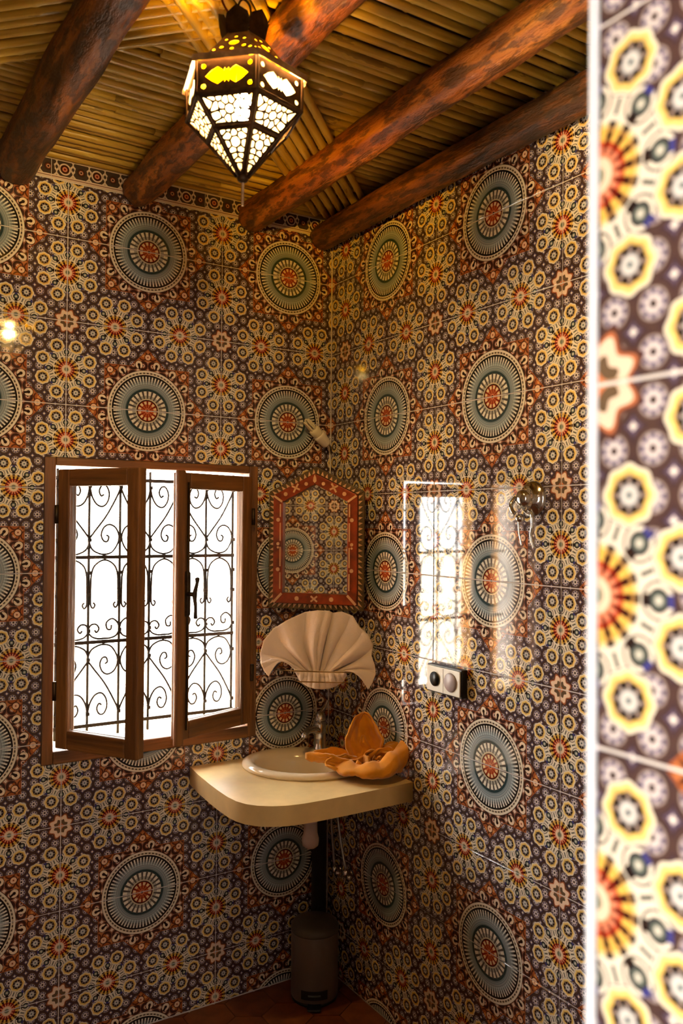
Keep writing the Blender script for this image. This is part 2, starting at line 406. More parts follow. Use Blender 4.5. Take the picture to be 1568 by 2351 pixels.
# floor: hexagonal terracotta
m, b_ = newmat('terracotta')
oi = E.tree.nodes.new('ShaderNodeObjectInfo')
nz = noise(mapping(coord(), (1, 1, 1)), 18, 5)
c1 = ramp(nz, [(.25, (84, 40, 20)), (.75, (134, 70, 36))], 'LINEAR'); c2 = ramp(nz, [(.25, (100, 52, 24)), (.75, (150, 84, 42))], 'LINEAR')
setc(b_, 'Base Color', mixc(E(oi.outputs['Random']), c1, c2)); b_.inputs['Roughness'].default_value = .38
bump(b_, nz, .15); M_TERRA = m
floor = struct(MB().box(-3.4, .25, -4.5, .20, -.12, -.004).build('floor', M_FLOORBASE))
def clip_poly(poly, x0, x1, y0, y1):
    for ax, lim, keep in ((0, x0, 1), (0, x1, -1), (1, y0, 1), (1, y1, -1)):
        out = []
        for i in range(len(poly)):
            a, c = poly[i], poly[(i + 1) % len(poly)]
            ia, ic = (a[ax] - lim) * keep >= 0, (c[ax] - lim) * keep >= 0
            if ia: out.append(a)
            if ia != ic:
                t = (lim - a[ax]) / (c[ax] - a[ax]); out.append((a[0] + t * (c[0] - a[0]), a[1] + t * (c[1] - a[1])))
        poly = out
        if not poly: return []
    return poly
HS = .083                                   # hexagon side
hexme = None
for i in range(-1, 17):
    for j in range(-1, 18):
        cx = -.04 - i * HS * math.sqrt(3) + (HS * math.sqrt(3) / 2 if j % 2 else 0); cy = -.06 - j * HS * 1.5
        full = [(cx + (HS - .002) * math.sin(math.pi / 3 * k), cy + (HS - .002) * math.cos(math.pi / 3 * k)) for k in range(6)][::-1]
        p = clip_poly(full, -ROOM_X + .001, -.001, -ROOM_Y + .001, -.001)
        if len(p) < 3: continue
        ar = abs(sum(p[k][0] * p[(k + 1) % len(p)][1] - p[(k + 1) % len(p)][0] * p[k][1] for k in range(len(p)))) / 2
        if ar < .0004: continue
        o = MB().prism([(a - cx, c - cy) for a, c in p], -.012, 0).build('floor_tile', M_TERRA, floor) if len(p) != 6 or hexme is None or ar < .0165 else linkmesh('floor_tile', hexme, M_TERRA, floor)
        if hexme is None and len(p) == 6 and ar > .0165: hexme = o.data
        o.location = (cx, cy, random.uniform(-.0006, .0006))
# ceiling with its reeds
ceiling = struct(MB().box(-3.4, .25, -4.5, .20, CEIL, CEIL + .12).build('ceiling', plain('ceiling_clay', (40, 28, 16), .9)))
m, b_ = newmat('reed')
oi = E.tree.nodes.new('ShaderNodeObjectInfo'); rnd = E(oi.outputs['Random'])
cn = E.tree.nodes.new('ShaderNodeTexCoord'); ov = E(cn.outputs['Object'])
off = E.tree.nodes.new('ShaderNodeVectorMath'); off.operation = 'ADD'; E.tree.links.new(ov.x, off.inputs[0])
cmb = E.tree.nodes.new('ShaderNodeCombineXYZ'); E.tree.links.new((rnd * 37.0).x, cmb.inputs[0]); E.tree.links.new(cmb.outputs[0], off.inputs[1])
vv = E(off.outputs[0])
st = noise(mapping(vv, (2.2, 60, 60)), 1.6, 4); bl = noise(mapping(vv, (7, 30, 30)), 1.0, 3)
ca_ = ramp(st, [(.25, (196, 160, 62)), (.5, (220, 186, 84)), (.75, (238, 210, 112))], 'LINEAR')
cb_ = ramp(st, [(.25, (158, 122, 42)), (.5, (192, 154, 60)), (.75, (214, 180, 82))], 'LINEAR')
cc = mixc(rnd, ca_, cb_)
cc = mixc(m_('MULTIPLY', bl > .66, .45), cc, (70, 42, 16))
setc(b_, 'Base Color', cc); b_.inputs['Roughness'].default_value = .36; bump(b_, st, .12); M_REED = m
def reed_mesh(L, seed):
    rg = random.Random(seed); pts = []; rr = []; xx = 0; nd = rg.uniform(.05, .2)
    r0 = rg.uniform(.0108, .0136); r1 = r0 * rg.uniform(.84, .96)
    xs = [0.0]; node = []
    while nd < L - .02: node.append(nd); nd += rg.uniform(.17, .26)
    for q in node: xs += [q - .008, q, q + .008]
    xs.append(L)
    wob = rg.uniform(0, 6)
    for q in xs:
        r = r0 + (r1 - r0) * q / L
        if any(abs(q - n_) < 1e-6 for n_ in node): r *= 1.13
        pts.append((q, .0022 * math.sin(q * 4 + wob), .0012 * math.sin(q * 5.3 + wob * 2))); rr.append(r)
    mb = MB().tube(pts, rr, 7); me = bpy.data.meshes.new('reed'); me.from_pydata([tuple(v) for v in mb.v], [], mb.f); me.update()
    return me
_reeds = {}
def reed(p0, p1):
    p0 = Vector(p0); p1 = Vector(p1); d = p1 - p0; L = d.length; key = (round(L / .03), random.randrange(3))
    if key not in _reeds: _reeds[key] = reed_mesh(key[0] * .03, hash(key) % 9999)
    o = linkmesh('reed', _reeds[key], M_REED, ceiling, True)
    o.location = p0; o.rotation_euler = (random.uniform(-3, 3), 0, math.atan2(d.y, d.x)); return o
PITCH_R = .0335; k = 0
yy = -.012
while yy > -ROOM_Y:
    cut = -random.uniform(.35, 1.6)
    z = 2.655 + random.uniform(-.004, .003)
    dy = random.uniform(-.002, .002)
    reed((-ROOM_X + .01, yy, z), (cut - .012, yy + dy, z)); reed((cut - .022, yy + dy, z + random.uniform(-.001, .001)), (-.012, yy, z))
    yy -= PITCH_R * random.uniform(.93, 1.07)
for k in range(7):                            # diagonal mat running out of the corner
    off_ = (k - 3) * .030                    # across
    cx0, cy0 = -.04 + off_ * .7071, -.13 - off_ * .7071
    Lr = 1.32 + random.uniform(-.05, .03)
    if cx0 > -.012: cx0, cy0 = -.012, cy0 - (cx0 + .012)
    reed((cx0 - Lr * .7071, cy0 - Lr * .7071, 2.631 + random.uniform(-.001, .001)), (cx0, cy0, 2.631))
for k in range(11):                           # the mat that crosses it
    c = -1.715 - k * .0425
    x0 = max(-ROOM_X + .012, c + .012); x1 = -.78 + random.uniform(-.03, .01) - k * .016
    reed((x0, c - x0, 2.6315 + random.uniform(-.001, .001)), (x1, c - x1, 2.6315))
# vestibule behind the camera, with its open door to the courtyard
hall = MB().box(-.4, -.2, -4.3, SY0, -.1, 3.0)          # unseen back wall, high opening added to light the window wall
for (x0, x1, z0, z1) in ((-3.4, -2.20, -.1, 3.0), (-1.60, -.2, -.1, 3.0), (-2.20, -1.60, -.1, 1.80), (-2.20, -1.60, 2.30, 3.0)): hall.box(x0, x1, -4.5, -4.3, z0, z1)
struct(hall.build('wall_back', M_PLASTER))
hw = MB().box(-3.4, -3.2, -4.3, -3.75, -.1, 3.0); hw.box(-3.4, -3.2, -2.60, SY0, -.1, 3.0); hw.box(-3.4, -3.2, -3.75, -2.60, 2.25, 3.0)
struct(hw.build('wall_outer', M_PLASTER))
struct(MB().box(-3.2, DOOR_X0, SY0 - .012, SY0 + .0, 0, 2.7).build('wall_vestibule', M_PLASTER))
struct(MB().box(-40, 40, -40, 40, -.5, -.14).build('ground', M_GROUND))
struct(MB().box(-1.35, -1.0, .20, .46, -.14, 3.2).build('wall_added_pier', M_OCHRE))  # unseen ochre pier, added to dim part of the window's reflection

# ------------------------------------------------------------------ materials for things
def wood_material(name, c0, c1, c2, axis=1, knots=True, rough=.5, scale=1.0, grain=26):
    m, b = newmat(name)
    sc = [grain * scale] * 3; sc[axis] = 1.6 * scale
    v = coord(); g = noise(mapping(v, tuple(sc)), 1.3, 5, .6); w = noise(mapping(v, tuple(5.0 * scale if i != axis else 1.8 * scale for i in range(3))), 1.7, 4, .6)
    col = ramp(g, [(.28, c0), (.5, c1), (.74, c2)], 'LINEAR')
    if knots: col = mixc(ramp(w, [(.52, (0, 0, 0)), (.66, (225, 225, 225))], 'LINEAR'), col, tuple(v_ * .22 for v_ in c0))
    hgt = g
    if knots:                                # bark remnants and axe marks
        ch = noise(mapping(v, tuple(46.0 if i != axis else 13.0 for i in range(3))), 1.0, 4, .65)
        col = mixc(ramp(ch, [(.44, (215, 215, 215)), (.54, (0, 0, 0))], 'LINEAR'), col, tuple(v_ * .30 for v_ in c0))
        hgt = g + ch * 1.6
    setc(b, 'Base Color', col); b.inputs['Roughness'].default_value = rough
    bump(b, hgt, .9, .006); return m
M_LOG = wood_material('log_wood', (84, 42, 12), (176, 98, 30), (232, 156, 66), 1, True, .5, grain=13)
M_LOGDARK = wood_material('bark_log_wood', (60, 32, 12), (120, 68, 24), (186, 116, 46), 1, True, .55, grain=13)
M_OLDWOOD = wood_material('window_wood', (70, 42, 16), (114, 70, 28), (150, 98, 42), 2, False, .5)
M_OLDWOODX = wood_material('window_wood_rail', (70, 42, 16), (114, 70, 28), (150, 98, 42), 0, False, .5)
M_IRON = plain('wrought_iron', (44, 38, 32), .55, .6)
M_BRONZE = plain('aged_bronze', (64, 50, 34), .45, .8, var=.35, vscale=60)
M_TIN = plain('lantern_tin', (74, 54, 36), .5, .7, var=.4, vscale=50)
M_TINLIGHT = plain('lantern_roof_tin', (176, 146, 110), .5, .35, var=.25, vscale=60)
M_CHROME = plain('chrome', (205, 205, 205), .12, 1.0)
M_STONE = plain('cream_stone', (222, 194, 140), .35, var=.05, vscale=14)
M_CERAMIC = plain('ivory_ceramic', (232, 214, 184), .12)
M_PVC = plain('white_pvc', (226, 206, 200), .35)
M_PIPE = plain('dark_pipe', (42, 38, 36), .6)
M_HOSE = plain('braided_hose', (150, 150, 150), .35, .8)
M_BIN = plain('bin_enamel', (104, 96, 94), .3)
M_BINLID = plain('bin_lid', (84, 80, 74), .35)
M_BLACK = plain('black_plastic', (14, 13, 14), .4)
M_SOCKET = plain('socket_plastic', (226, 220, 208), .35)
M_KNOB = plain('knob_grey', (176, 160, 160), .4)
M_BONE = plain('bone_inlay', (226, 178, 134), .4)
M_REDWOOD = plain('red_leather', (146, 56, 20), .35, var=.3, vscale=25)
M_GREENWOOD = plain('carved_edge', (92, 70, 36), .55, var=.3, vscale=60)
M_MIRROR = plain('mirror_silver', (226, 214, 186), .015, 1.0)
M_CFL = plain('fluorescent_tube', (236, 224, 196), .25)
M_WHITE = plain('white_porcelain', (238, 226, 214), .3)
M_BRASSWIRE = plain('brass_wire', (134, 100, 52), .35, .9)
def cloth(name, rgb, var):
    m, b = newmat(name); v = coord(); n1 = noise(v, 420, 2); n2 = noise(v, 14, 3)
    setc(b, 'Base Color', ramp(n2, [(.3, tuple(c * (1 - var) for c in rgb)), (.7, rgb)], 'LINEAR'))
    b.inputs['Roughness'].default_value = .9; b.inputs['Sheen Weight'].default_value = .35
    bump(b, n1, .5, .0015); return m
M_TOWEL = cloth('pale_pink_terry', (246, 226, 214), .04)
M_ORANGE = cloth('orange_terry', (240, 156, 14), .16)
def glassy(name, tint, clear, body=(1, 1, 1)):
    m = bpy.data.materials.new(name); m.use_nodes = True; nt = m.node_tree; E.tree = nt
    for n in list(nt.nodes):
        if n.type != 'OUTPUT_MATERIAL': nt.nodes.remove(n)
    out = [n for n in nt.nodes if n.type == 'OUTPUT_MATERIAL'][0]
    tr_ = nt.nodes.new('ShaderNodeBsdfTransparent'); tr_.inputs[0].default_value = tint
    if clear:
        g = nt.nodes.new('ShaderNodeBsdfGlossy'); g.inputs['Roughness'].default_value = .02
        fr = nt.nodes.new('ShaderNodeFresnel'); fr.inputs[0].default_value = 1.3
        mx = nt.nodes.new('ShaderNodeMixShader'); nt.links.new(fr.outputs[0], mx.inputs[0]); nt.links.new(tr_.outputs[0], mx.inputs[1]); nt.links.new(g.outputs[0], mx.inputs[2])
    else:
        g = nt.nodes.new('ShaderNodeBsdfTranslucent'); g.inputs[0].default_value = body + (1,)
        mx = nt.nodes.new('ShaderNodeMixShader'); mx.inputs[0].default_value = .30; nt.links.new(tr_.outputs[0], mx.inputs[1]); nt.links.new(g.outputs[0], mx.inputs[2])
    nt.links.new(mx.outputs[0], out.inputs[0]); return m
M_PANE = glassy('window_glass', (.97, .98, .97, 1), True)
M_LGLASS = glassy('lantern_frosted_glass', (.95, .86, .66, 1), False, (.15, .125, .08))
M_LYELLOW = glassy('lantern_yellow_glass', (1, .66, .03, 1), False, (.13, .075, .0))

# ------------------------------------------------------------------ log beams
BEAMS = [(-1.075, 2.595, .058, 'dark bark-stripped log beam, leftmost of the beams, left of the lantern'),
         (-.718, 2.598, .050, 'orange log beam passing behind the hanging lantern'),
         (-.325, 2.592, .050, 'long orange log beam in the middle of the reed ceiling, right of the lantern'),
         (-.0475, 2.578, .0445, 'thin dark log beam lying along the top of the right-hand wall')]
for bi, (bx_, bz, br, lab) in enumerate(BEAMS):
    rg = random.Random(50 + bi); n = 30; nr = 150; vs = []; L = ROOM_Y - .006
    ph = [rg.uniform(0, 6.28) for _ in range(8)]
    for i in range(nr + 1):
        t_ = i / nr; wob = .004 * math.sin(t_ * 7 + ph[0]); wz = .003 * math.sin(t_ * 6 + ph[1])
        sc = 1 if 0 < i < nr else .93
        for k in range(n):
            q = 2 * math.pi * k / n
            r = br * sc * (1 + .045 * math.sin(2 * q + ph[2] + t_ * 2) + .03 * math.sin(3 * q + ph[3] - t_ * 5) + .025 * math.sin(t_ * 31 + ph[4] + q) + .022 * math.sin(5 * q + t_ * 17 + ph[5]))
            nv_ = Vector((math.cos(q) * 1.6, t_ * 7, math.sin(q) * 1.6 + bi * 9))
            r *= 1 + .10 * pnoise.noise(nv_ * 1.3) + .055 * pnoise.noise(Vector((math.cos(q) * 6, t_ * 11, math.sin(q) * 6 + bi * 5))) + .02 * pnoise.noise(Vector((math.cos(q) * 14, t_ * 26, math.sin(q) * 14)))
            if bi == 3: r = min(r, br * 1.03)
            vs.append((wob + r * math.cos(q), -.003 - t_ * L, wz + r * math.sin(q)))
    fs = [(i * n + k, i * n + (k + 1) % n, (i + 1) * n + (k + 1) % n, (i + 1) * n + k) for i in range(nr) for k in range(n)] + [tuple(range(n - 1, -1, -1)), tuple(nr * n + k for k in range(n))]
    o = meshobj('ceiling_beam', vs, fs, M_LOGDARK if bi in (0, 3) else M_LOG, None, True); o.location = (bx_, 0, bz)
    tag(o, lab, 'beam', 'log beams under the reed ceiling')

# ------------------------------------------------------------------ window: frame, two casements, grille
win = struct(empty('window_1', (HOLE[0], 0, HOLE[2])))
WX, WZ = HOLE[0], HOLE[2]
w_, h_ = HOLE[1] - HOLE[0], HOLE[3] - HOLE[2]
fw = .034
bevel(MB().box(.001, fw, -.006, .068, .001, h_ - .001).build('frame_jamb', M_OLDWOOD, win), .004)
bevel(MB().box(w_ - fw, w_ - .001, -.006, .068, .001, h_ - .001).build('frame_jamb', M_OLDWOOD, win), .004)
bevel(MB().box(fw, w_ - fw, -.006, .068, h_ - fw + .008, h_ - .001).build('frame_head', M_OLDWOODX, win), .004)
bevel(MB().box(fw, w_ - fw, -.010, .068, .001, .040).build('frame_sill', M_OLDWOODX, win), .004)
bevel(MB().box(.001, w_ - .001, .069, .21, .001, .030).build('stone_sill', M_STONE, win), .004)
def casement(hx, sgn, ang, wd, z0, z1, astragal):
    s = empty('casement', (hx - WX, -.012, z0 - WZ)); s.parent = win
    s.rotation_euler = (0, 0, -ang if sgn > 0 else ang)
    H = z1 - z0; sw, th = .043, .034
    X = (lambda a, c: (a, c)) if sgn > 0 else (lambda a, c: (-c, -a))
    def bx2(a, c, y0, y1, q0, q1, nm, mat):
        p = X(a, c); return bevel(MB().box(p[0], p[1], y0, y1, q0, q1).build(nm, mat, s), .004)
    bx2(0, sw, -th / 2, th / 2, 0, H, 'stile', M_OLDWOOD); bx2(wd - sw, wd, -th / 2, th / 2, 0, H, 'stile', M_OLDWOOD)
    bx2(sw, wd - sw, -th / 2, th / 2, 0, .055, 'rail', M_OLDWOODX); bx2(sw, wd - sw, -th / 2, th / 2, H - .05, H, 'rail', M_OLDWOODX)
    bx2(sw, wd - sw, -.002, .002, .055, H - .05, 'pane', M_PANE)
    for q in (.14, H - .16):
        p = X(-.012, .004); MB().tube([(0, -th / 2 - .004, q), (0, -th / 2 - .004, q + .055)], .006, 8).build('hinge', M_BRONZE, s, True)
    if astragal:
        bx2(wd - .012, wd + .020, -th / 2 - .014, -th / 2, -.012, H + .005, 'astragal', M_OLDWOOD)
        p = X(wd - .040, wd - .020)
        xc = (p[0] + p[1]) / 2; yb = -th / 2
        hd = MB().box(xc - .011, xc + .011, yb - .005, yb, .385, .505)
        for q in (.385, .505): hd.lathe([(.0, yb - .005), (.011, yb - .005), (.011, yb)], 14, (xc, 0, q), Matrix(((1, 0, 0), (0, 0, 1), (0, 1, 0))))
        hd.build('handle_plate', M_BRONZE, s)
        le = MB().tube([(xc, yb - .004, .445), (xc, yb - .036, .445)], .007, 10)
        le.tube(smooth_path([(xc + .004, yb - .036, .372), (xc, yb - .040, .41), (xc, yb - .036, .445), (xc + .002, yb - .044, .48), (xc + .006, yb - .040, .495)], 4), [.006, .006, .0055, .005, .005, .0055, .006, .007, .0075, .007, .006, .0055, .005, .006, .007, .0075, .006], 8)
        le.build('lever_handle', M_BRONZE, s, True)
        MB().tube([(xc, yb - .004, .03), (xc, yb - .004, H - .03)], .0035, 6).build('bolt_rod', M_BRONZE, s, True)
    return s
casement(-.936, 1, 1.00, .298, .905, 1.722, False)
casement(-.325, -1, .337, .312, .905, 1.722, True)

GY = .15; gx0, gx1 = -.965, -.307
gr = empty('window_grille', (-.635, GY, .883))
tag(gr, 'black wrought-iron scroll grille in the window recess, behind the open casements', 'grille')
def gl(x, z, y=0.0): return (x + .635, y, z - .883)
bars = [-.91 + .1 * k for k in range(7)]
for x in bars: MB().tube([gl(x, .883), gl(x, 1.735)], .0046, 6).build('vertical_bar', M_IRON, gr, True)
for z in (.920, 1.184, 1.455, 1.705):
    MB().box(gx0 + .635, gx1 + .635, -.010, -.0035, z - .883 - .0055, z - .883 + .0055).build('horizontal_bar', M_IRON, gr)
def bay_curve(x0, pts, z0, up, mir):
    out = []
    for (a, c) in pts:
        a = 1 - a if mir else a
        out.append(gl(x0 + .1 * a, z0 + (c if up else -c), -.004))
    return MB().tube(smooth_path(out, 5), .0032, 6).build('scroll', M_IRON, gr, True)
SDIAG = [(0, .222), (.12, .192), (.45, .13), (.85, .075), (1, .05), (.92, .022), (.72, .008), (.5, .004), (.26, .012), (.08, .04), (.05, .065), (.16, .09), (.36, .10), (.54, .09), (.62, .066), (.54, .047), (.42, .046), (.38, .06), (.46, .066)]
STOP = [(1, .222), (.93, .19), (.78, .165), (.58, .158), (.42, .175), (.38, .203), (.48, .225), (.62, .225), (.70, .208), (.64, .192), (.55, .197)]
SMID = [(.06, -.10), (.08, -.05), (.2, -.02), (.5, -.004), (.8, -.02), (.92, -.05), (.94, -.10), (.94, -.145), (.86, -.158), (.80, -.148), (.86, -.140)]
SMID2 = [(.06, -.10), (.06, -.145), (.14, -.158), (.20, -.148), (.14, -.140)]
SLOW = [(0, .03), (.1, .012), (.3, .004), (.5, .004), (.7, .004), (.9, .012), (1, .03), (.92, .048), (.76, .05), (.66, .036), (.74, .024), (.80, .032)]
SLOW2 = [(0, .03), (.06, .052), (.24, .066), (.42, .054), (.40, .034), (.28, .032), (.26, .046)]
for i in range(6):
    x0 = bars[i]; mir = i % 2 == 1
    bay_curve(x0, SDIAG, 1.460, True, mir); bay_curve(x0, STOP, 1.460, True, mir)
    bay_curve(x0, SDIAG, 1.178, False, mir); bay_curve(x0, STOP, 1.178, False, mir)
    bay_curve(x0, SMID, 1.450, True, mir); bay_curve(x0, SMID2, 1.450, True, mir)
    bay_curve(x0, SLOW, 1.190, True, mir); bay_curve(x0, SLOW2, 1.190, True, mir)
for i, x in enumerate(bars):
    for z in (1.682, 1.510, 1.405, 1.335, 1.220, 1.128, .956):
        MB().box(x + .635 - .006, x + .635 + .006, -.009, .005, z - .883 - .0055, z - .883 + .0055).build('collar', M_IRON, gr)
    if i < 6:
        for z in (1.455, 1.184):
            MB().box(x + .05 + .635 - .007, x + .05 + .635 + .007, -.011, .004, z - .883 - .006, z - .883 + .006).build('collar', M_IRON, gr)

# ------------------------------------------------------------------ lantern
LX, LY = -.882, -1.122
lan = empty('hanging_lantern', (LX, LY, 2.166))
tag(lan, 'pierced hexagonal metal lantern with yellow and frosted glass, lit, hanging from the ceiling', 'lantern')
LZ = 2.166
A0 = math.atan2(CAM.y - LY, CAM.x - LX) + math.radians(12)
def hexv(r, z, k): 
    q = A0 + math.pi / 3 * k; return Vector((r * math.cos(q), r * math.sin(q), z - LZ))
def panel_basis(ra, za, rb, zb, k):          # lower ring ra,za  upper ring rb,zb
    a0, a1, b0, b1 = hexv(ra, za, k), hexv(ra, za, k + 1), hexv(rb, zb, k), hexv(rb, zb, k + 1)
    o = (a0 + a1) / 2; ex = (b1 - b0).normalized(); ey = ((b0 + b1) / 2 - o); H = ey.length; ey.normalize(); ez = ex.cross(ey)
    M = Matrix(((ex.x, ey.x, ez.x, o.x), (ex.y, ey.y, ez.y, o.y), (ex.z, ey.z, ez.z, o.z), (0, 0, 0, 1)))
    return M, (a1 - a0).length, (b1 - b0).length, H
def petals(cx, cy, r0, r1, n, wdt, rot=0.0):
    out = []
    for k in range(n):
        q = rot + 2 * math.pi * k / n
        out.append(circ(cx + (r0 + r1) / 2 * math.cos(q), cy + (r0 + r1) / 2 * math.sin(q), wdt, 8, (r1 - r0) / 2 / wdt, q))
    return out
def ogee(cx, cy, L, Hh):
    up = [(-L, 0), (-.72 * L, .55 * Hh), (-.42 * L, .95 * Hh), (-.2 * L, .62 * Hh), (-.13 * L, .42 * Hh), (-.10 * L, .8 * Hh), (0, .52 * Hh), (.10 * L, .8 * Hh), (.13 * L, .42 * Hh), (.2 * L, .62 * Hh), (.42 * L, .95 * Hh), (.72 * L, .55 * Hh), (L, 0)]
    return [(cx + a, cy + c) for a, c in up] + [(cx + a, cy - c) for a, c in up[-2:0:-1]]
def cells(outer, pts, line, inset):
    def clip(poly, px, py, nx, ny):                       # keep (p - P).n <= 0
        out = []
        for i in range(len(poly)):
            a, c = poly[i], poly[(i + 1) % len(poly)]
            da = (a[0] - px) * nx + (a[1] - py) * ny; dc = (c[0] - px) * nx + (c[1] - py) * ny
            if da <= 0: out.append(a)
            if (da <= 0) != (dc <= 0):
                t = da / (da - dc); out.append((a[0] + t * (c[0] - a[0]), a[1] + t * (c[1] - a[1])))
        return out
    n = len(outer); res = []
    for i, p in enumerate(pts):
        poly = list(outer)
        for k in range(n):                                # inset the sheet's own edges
            a, c = outer[k], outer[(k + 1) % n]; ex, ey = c[0] - a[0], c[1] - a[1]; L = math.hypot(ex, ey)
            if L < 1e-6: continue
            nx, ny = ey / L, -ex / L; poly = clip(poly, a[0] - nx * inset, a[1] - ny * inset, nx, ny)
            if not poly: break
        for j, q in enumerate(pts):
            if i == j or not poly: continue
            dx, dy = q[0] - p[0], q[1] - p[1]; L = math.hypot(dx, dy); w = p[2] / (p[2] + q[2])
            poly = clip(poly, p[0] + dx * w - dx / L * line / 2, p[1] + dy * w - dy / L * line / 2, dx / L, dy / L)
        if len(poly) < 3: continue
        ar = abs(sum(poly[k][0] * poly[(k + 1) % len(poly)][1] - poly[(k + 1) % len(poly)][0] * poly[k][1] for k in range(len(poly)))) / 2
        if ar < 6e-6: continue
        rd = []                                           # round the corners
        for k in range(len(poly)):
            a, c, e = poly[k - 1], poly[k], poly[(k + 1) % len(poly)]
            rd += [(c[0] * .62 + a[0] * .38, c[1] * .62 + a[1] * .38), (c[0] * .88 + a[0] * .06 + e[0] * .06, c[1] * .88 + a[1] * .06 + e[1] * .06), (c[0] * .62 + e[0] * .38, c[1] * .62 + e[1] * .38)]
        res.append(rd)
    return res
def ring_pts(cx, cy, r, n, w, rot=0.0): return [(cx + r * math.cos(rot + 2 * math.pi * k / n), cy + r * math.sin(rot + 2 * math.pi * k / n), w) for k in range(n)]
TIERS = [('upper_panel', .112, 2.334, .112, 2.394), ('middle_panel', .070, 2.290, .112, 2.334), ('lower_panel', .011, 2.222, .070, 2.290)]
for nm, ra, za, rb, zb in TIERS:
    M0, wa, wb, H = panel_basis(ra, za, rb, zb, 0)
    outer = [(-wa / 2, 0), (wa / 2, 0), (wb / 2, H), (-wb / 2, H)]
    if nm == 'upper_panel':
        holes = [ogee(0, H * .5, .040, .0165)] + [circ(sx_ * .043, H * .5 + sy_ * .018, .0046, 8) for sx_ in (-1, 1) for sy_ in (-1, 1)]
    elif nm == 'middle_panel':
        cy_ = H * .50; pts_ = [(0, cy_, 1.25)] + ring_pts(0, cy_, .0150, 8, .9, math.pi / 8)
        for sg in (-1, 1): pts_ += [(sg * .026, cy_ + .006, 1), (sg * .023, cy_ - .009, 1), (sg * .035, cy_ + .012, .9), (sg * .030, cy_ + .021, .9), (sg * .017, cy_ + .022, .9), (sg * .018, cy_ - .021, .9)]
        holes = cells(outer, pts_, .0030, .0068)
    else:
        cy_ = H * .68; pts_ = [(0, cy_, 1.3)] + ring_pts(0, cy_, .0165, 7, .9, math.pi / 2)
        for sg in (-1, 1): pts_ += [(sg * .022, H * .93, 1), (sg * .009, H * .95, .8), (sg * .006, H * .40, .9)]
        pts_ += [(0, H * .30, .9), (0, H * .20, .8)]
        holes = cells(outer, pts_, .0030, .0062)
    pm = plate(outer, holes, .0011)
    gm = bpy.data.meshes.new('panel_glass'); ins = .004
    gm.from_pydata([(-wa / 2 + ins * (wa > .03), .002, -.003), (wa / 2 - ins * (wa > .03), .002, -.003), (wb / 2 - ins, H - .002, -.003), (-wb / 2 + ins, H - .002, -.003)], [], [(0, 1, 2, 3)]); gm.update()
    gy = gm.copy()
    for k in range(6):
        Mk = panel_basis(ra, za, rb, zb, k)[0]
        p_ = linkmesh(nm, pm, M_TIN, lan); p_.matrix_local = Mk
        yel = nm == 'upper_panel' and k in (5, 2)
        g_ = linkmesh('panel_glass', gy if yel else gm, M_LYELLOW if yel else M_LGLASS, p_)
for k in range(6):                           # soldered ribs along the edges
    MB().tube([hexv(.113, 2.396, k), hexv(.113, 2.334, k), hexv(.071, 2.290, k), hexv(.012, 2.222, k)], .0034, 6).build('edge_rib', M_TIN, lan, True)
for nm, r, z in (('hoop', .1135, 2.334), ('hoop', .0715, 2.290)):
    MB().tube([hexv(r, z, k) for k in range(7)], .0034, 6).build(nm, M_TIN, lan)
rf = MB(); rv = [hexv(.124, 2.389, k) for k in range(6)] + [hexv(.122, 2.402, k) for k in range(6)] + [hexv(.094, 2.410, k) for k in range(6)]
rf.add(rv, [(i * 6 + k, i * 6 + (k + 1) % 6, i * 6 + 6 + (k + 1) % 6, i * 6 + 6 + k) for i in range(2) for k in range(6)])
o = rf.build('roof_rim', M_TINLIGHT, lan); sm = o.modifiers.new('solid', 'SOLIDIFY'); sm.thickness = .0014
Mr, wa, wb, H = panel_basis(.094, 2.410, .038, 2.478, 0)
rm_ = plate([(-wa / 2, 0), (wa / 2, 0), (wb / 2, H), (-wb / 2, H)], [circ(0, H * .48, .0085, 10, 1.2)] + [circ(a_, H * .48 + c_, r_, 8) for a_, c_, r_ in ((-.017, .013, .0032), (.017, .013, .0032), (-.021, -.014, .0045), (.021, -.014, .0045), (0, .021, .0035), (0, -.022, .0042), (-.034, -.021, .0036), (.034, -.021, .0036))], .0012)
rg_ = bpy.data.meshes.new('roof_glass'); rg_.from_pydata([(-wa / 2 + .004, .003, -.003), (wa / 2 - .004, .003, -.003), (wb / 2 - .003, H - .003, -.003), (-wb / 2 + .003, H - .003, -.003)], [], [(0, 1, 2, 3)]); rg_.update()
for k in range(6):
    p_ = linkmesh('roof_panel', rm_, M_TINLIGHT, lan); p_.matrix_local = panel_basis(.094, 2.410, .038, 2.478, k)[0]
    linkmesh('roof_glass', rg_, M_LYELLOW, p_)
for k in range(6):                           # crown of upright leaves
    q = A0 + math.pi / 3 * (k + .5); ou = Vector((math.cos(q), math.sin(q), 0)); ta = Vector((-math.sin(q), math.cos(q), 0))
    b0 = ou * .036 + Vector((0, 0, 2.474 - LZ))
    prof = [(-.018, 0, 0), (.018, 0, 0), (.024, .022, .004), (.020, .034, .008), (.010, .040, .011), (0, .046, .013), (-.010, .040, .011), (-.020, .034, .008), (-.024, .022, .004)]
    vs = [b0 + ta * a + Vector((0, 0, c)) + ou * d for a, c, d in prof]
    o = meshobj('crown_leaf', vs, [tuple(range(9))], M_BRONZE, lan); sm = o.modifiers.new('solid', 'SOLIDIFY'); sm.thickness = .0016
MB().lathe([(.034, 0), (.030, .010), (.014, .018), (.006, .022)], 12, (0, 0, 2.478 - LZ)).build('cap', M_TIN, lan, True)
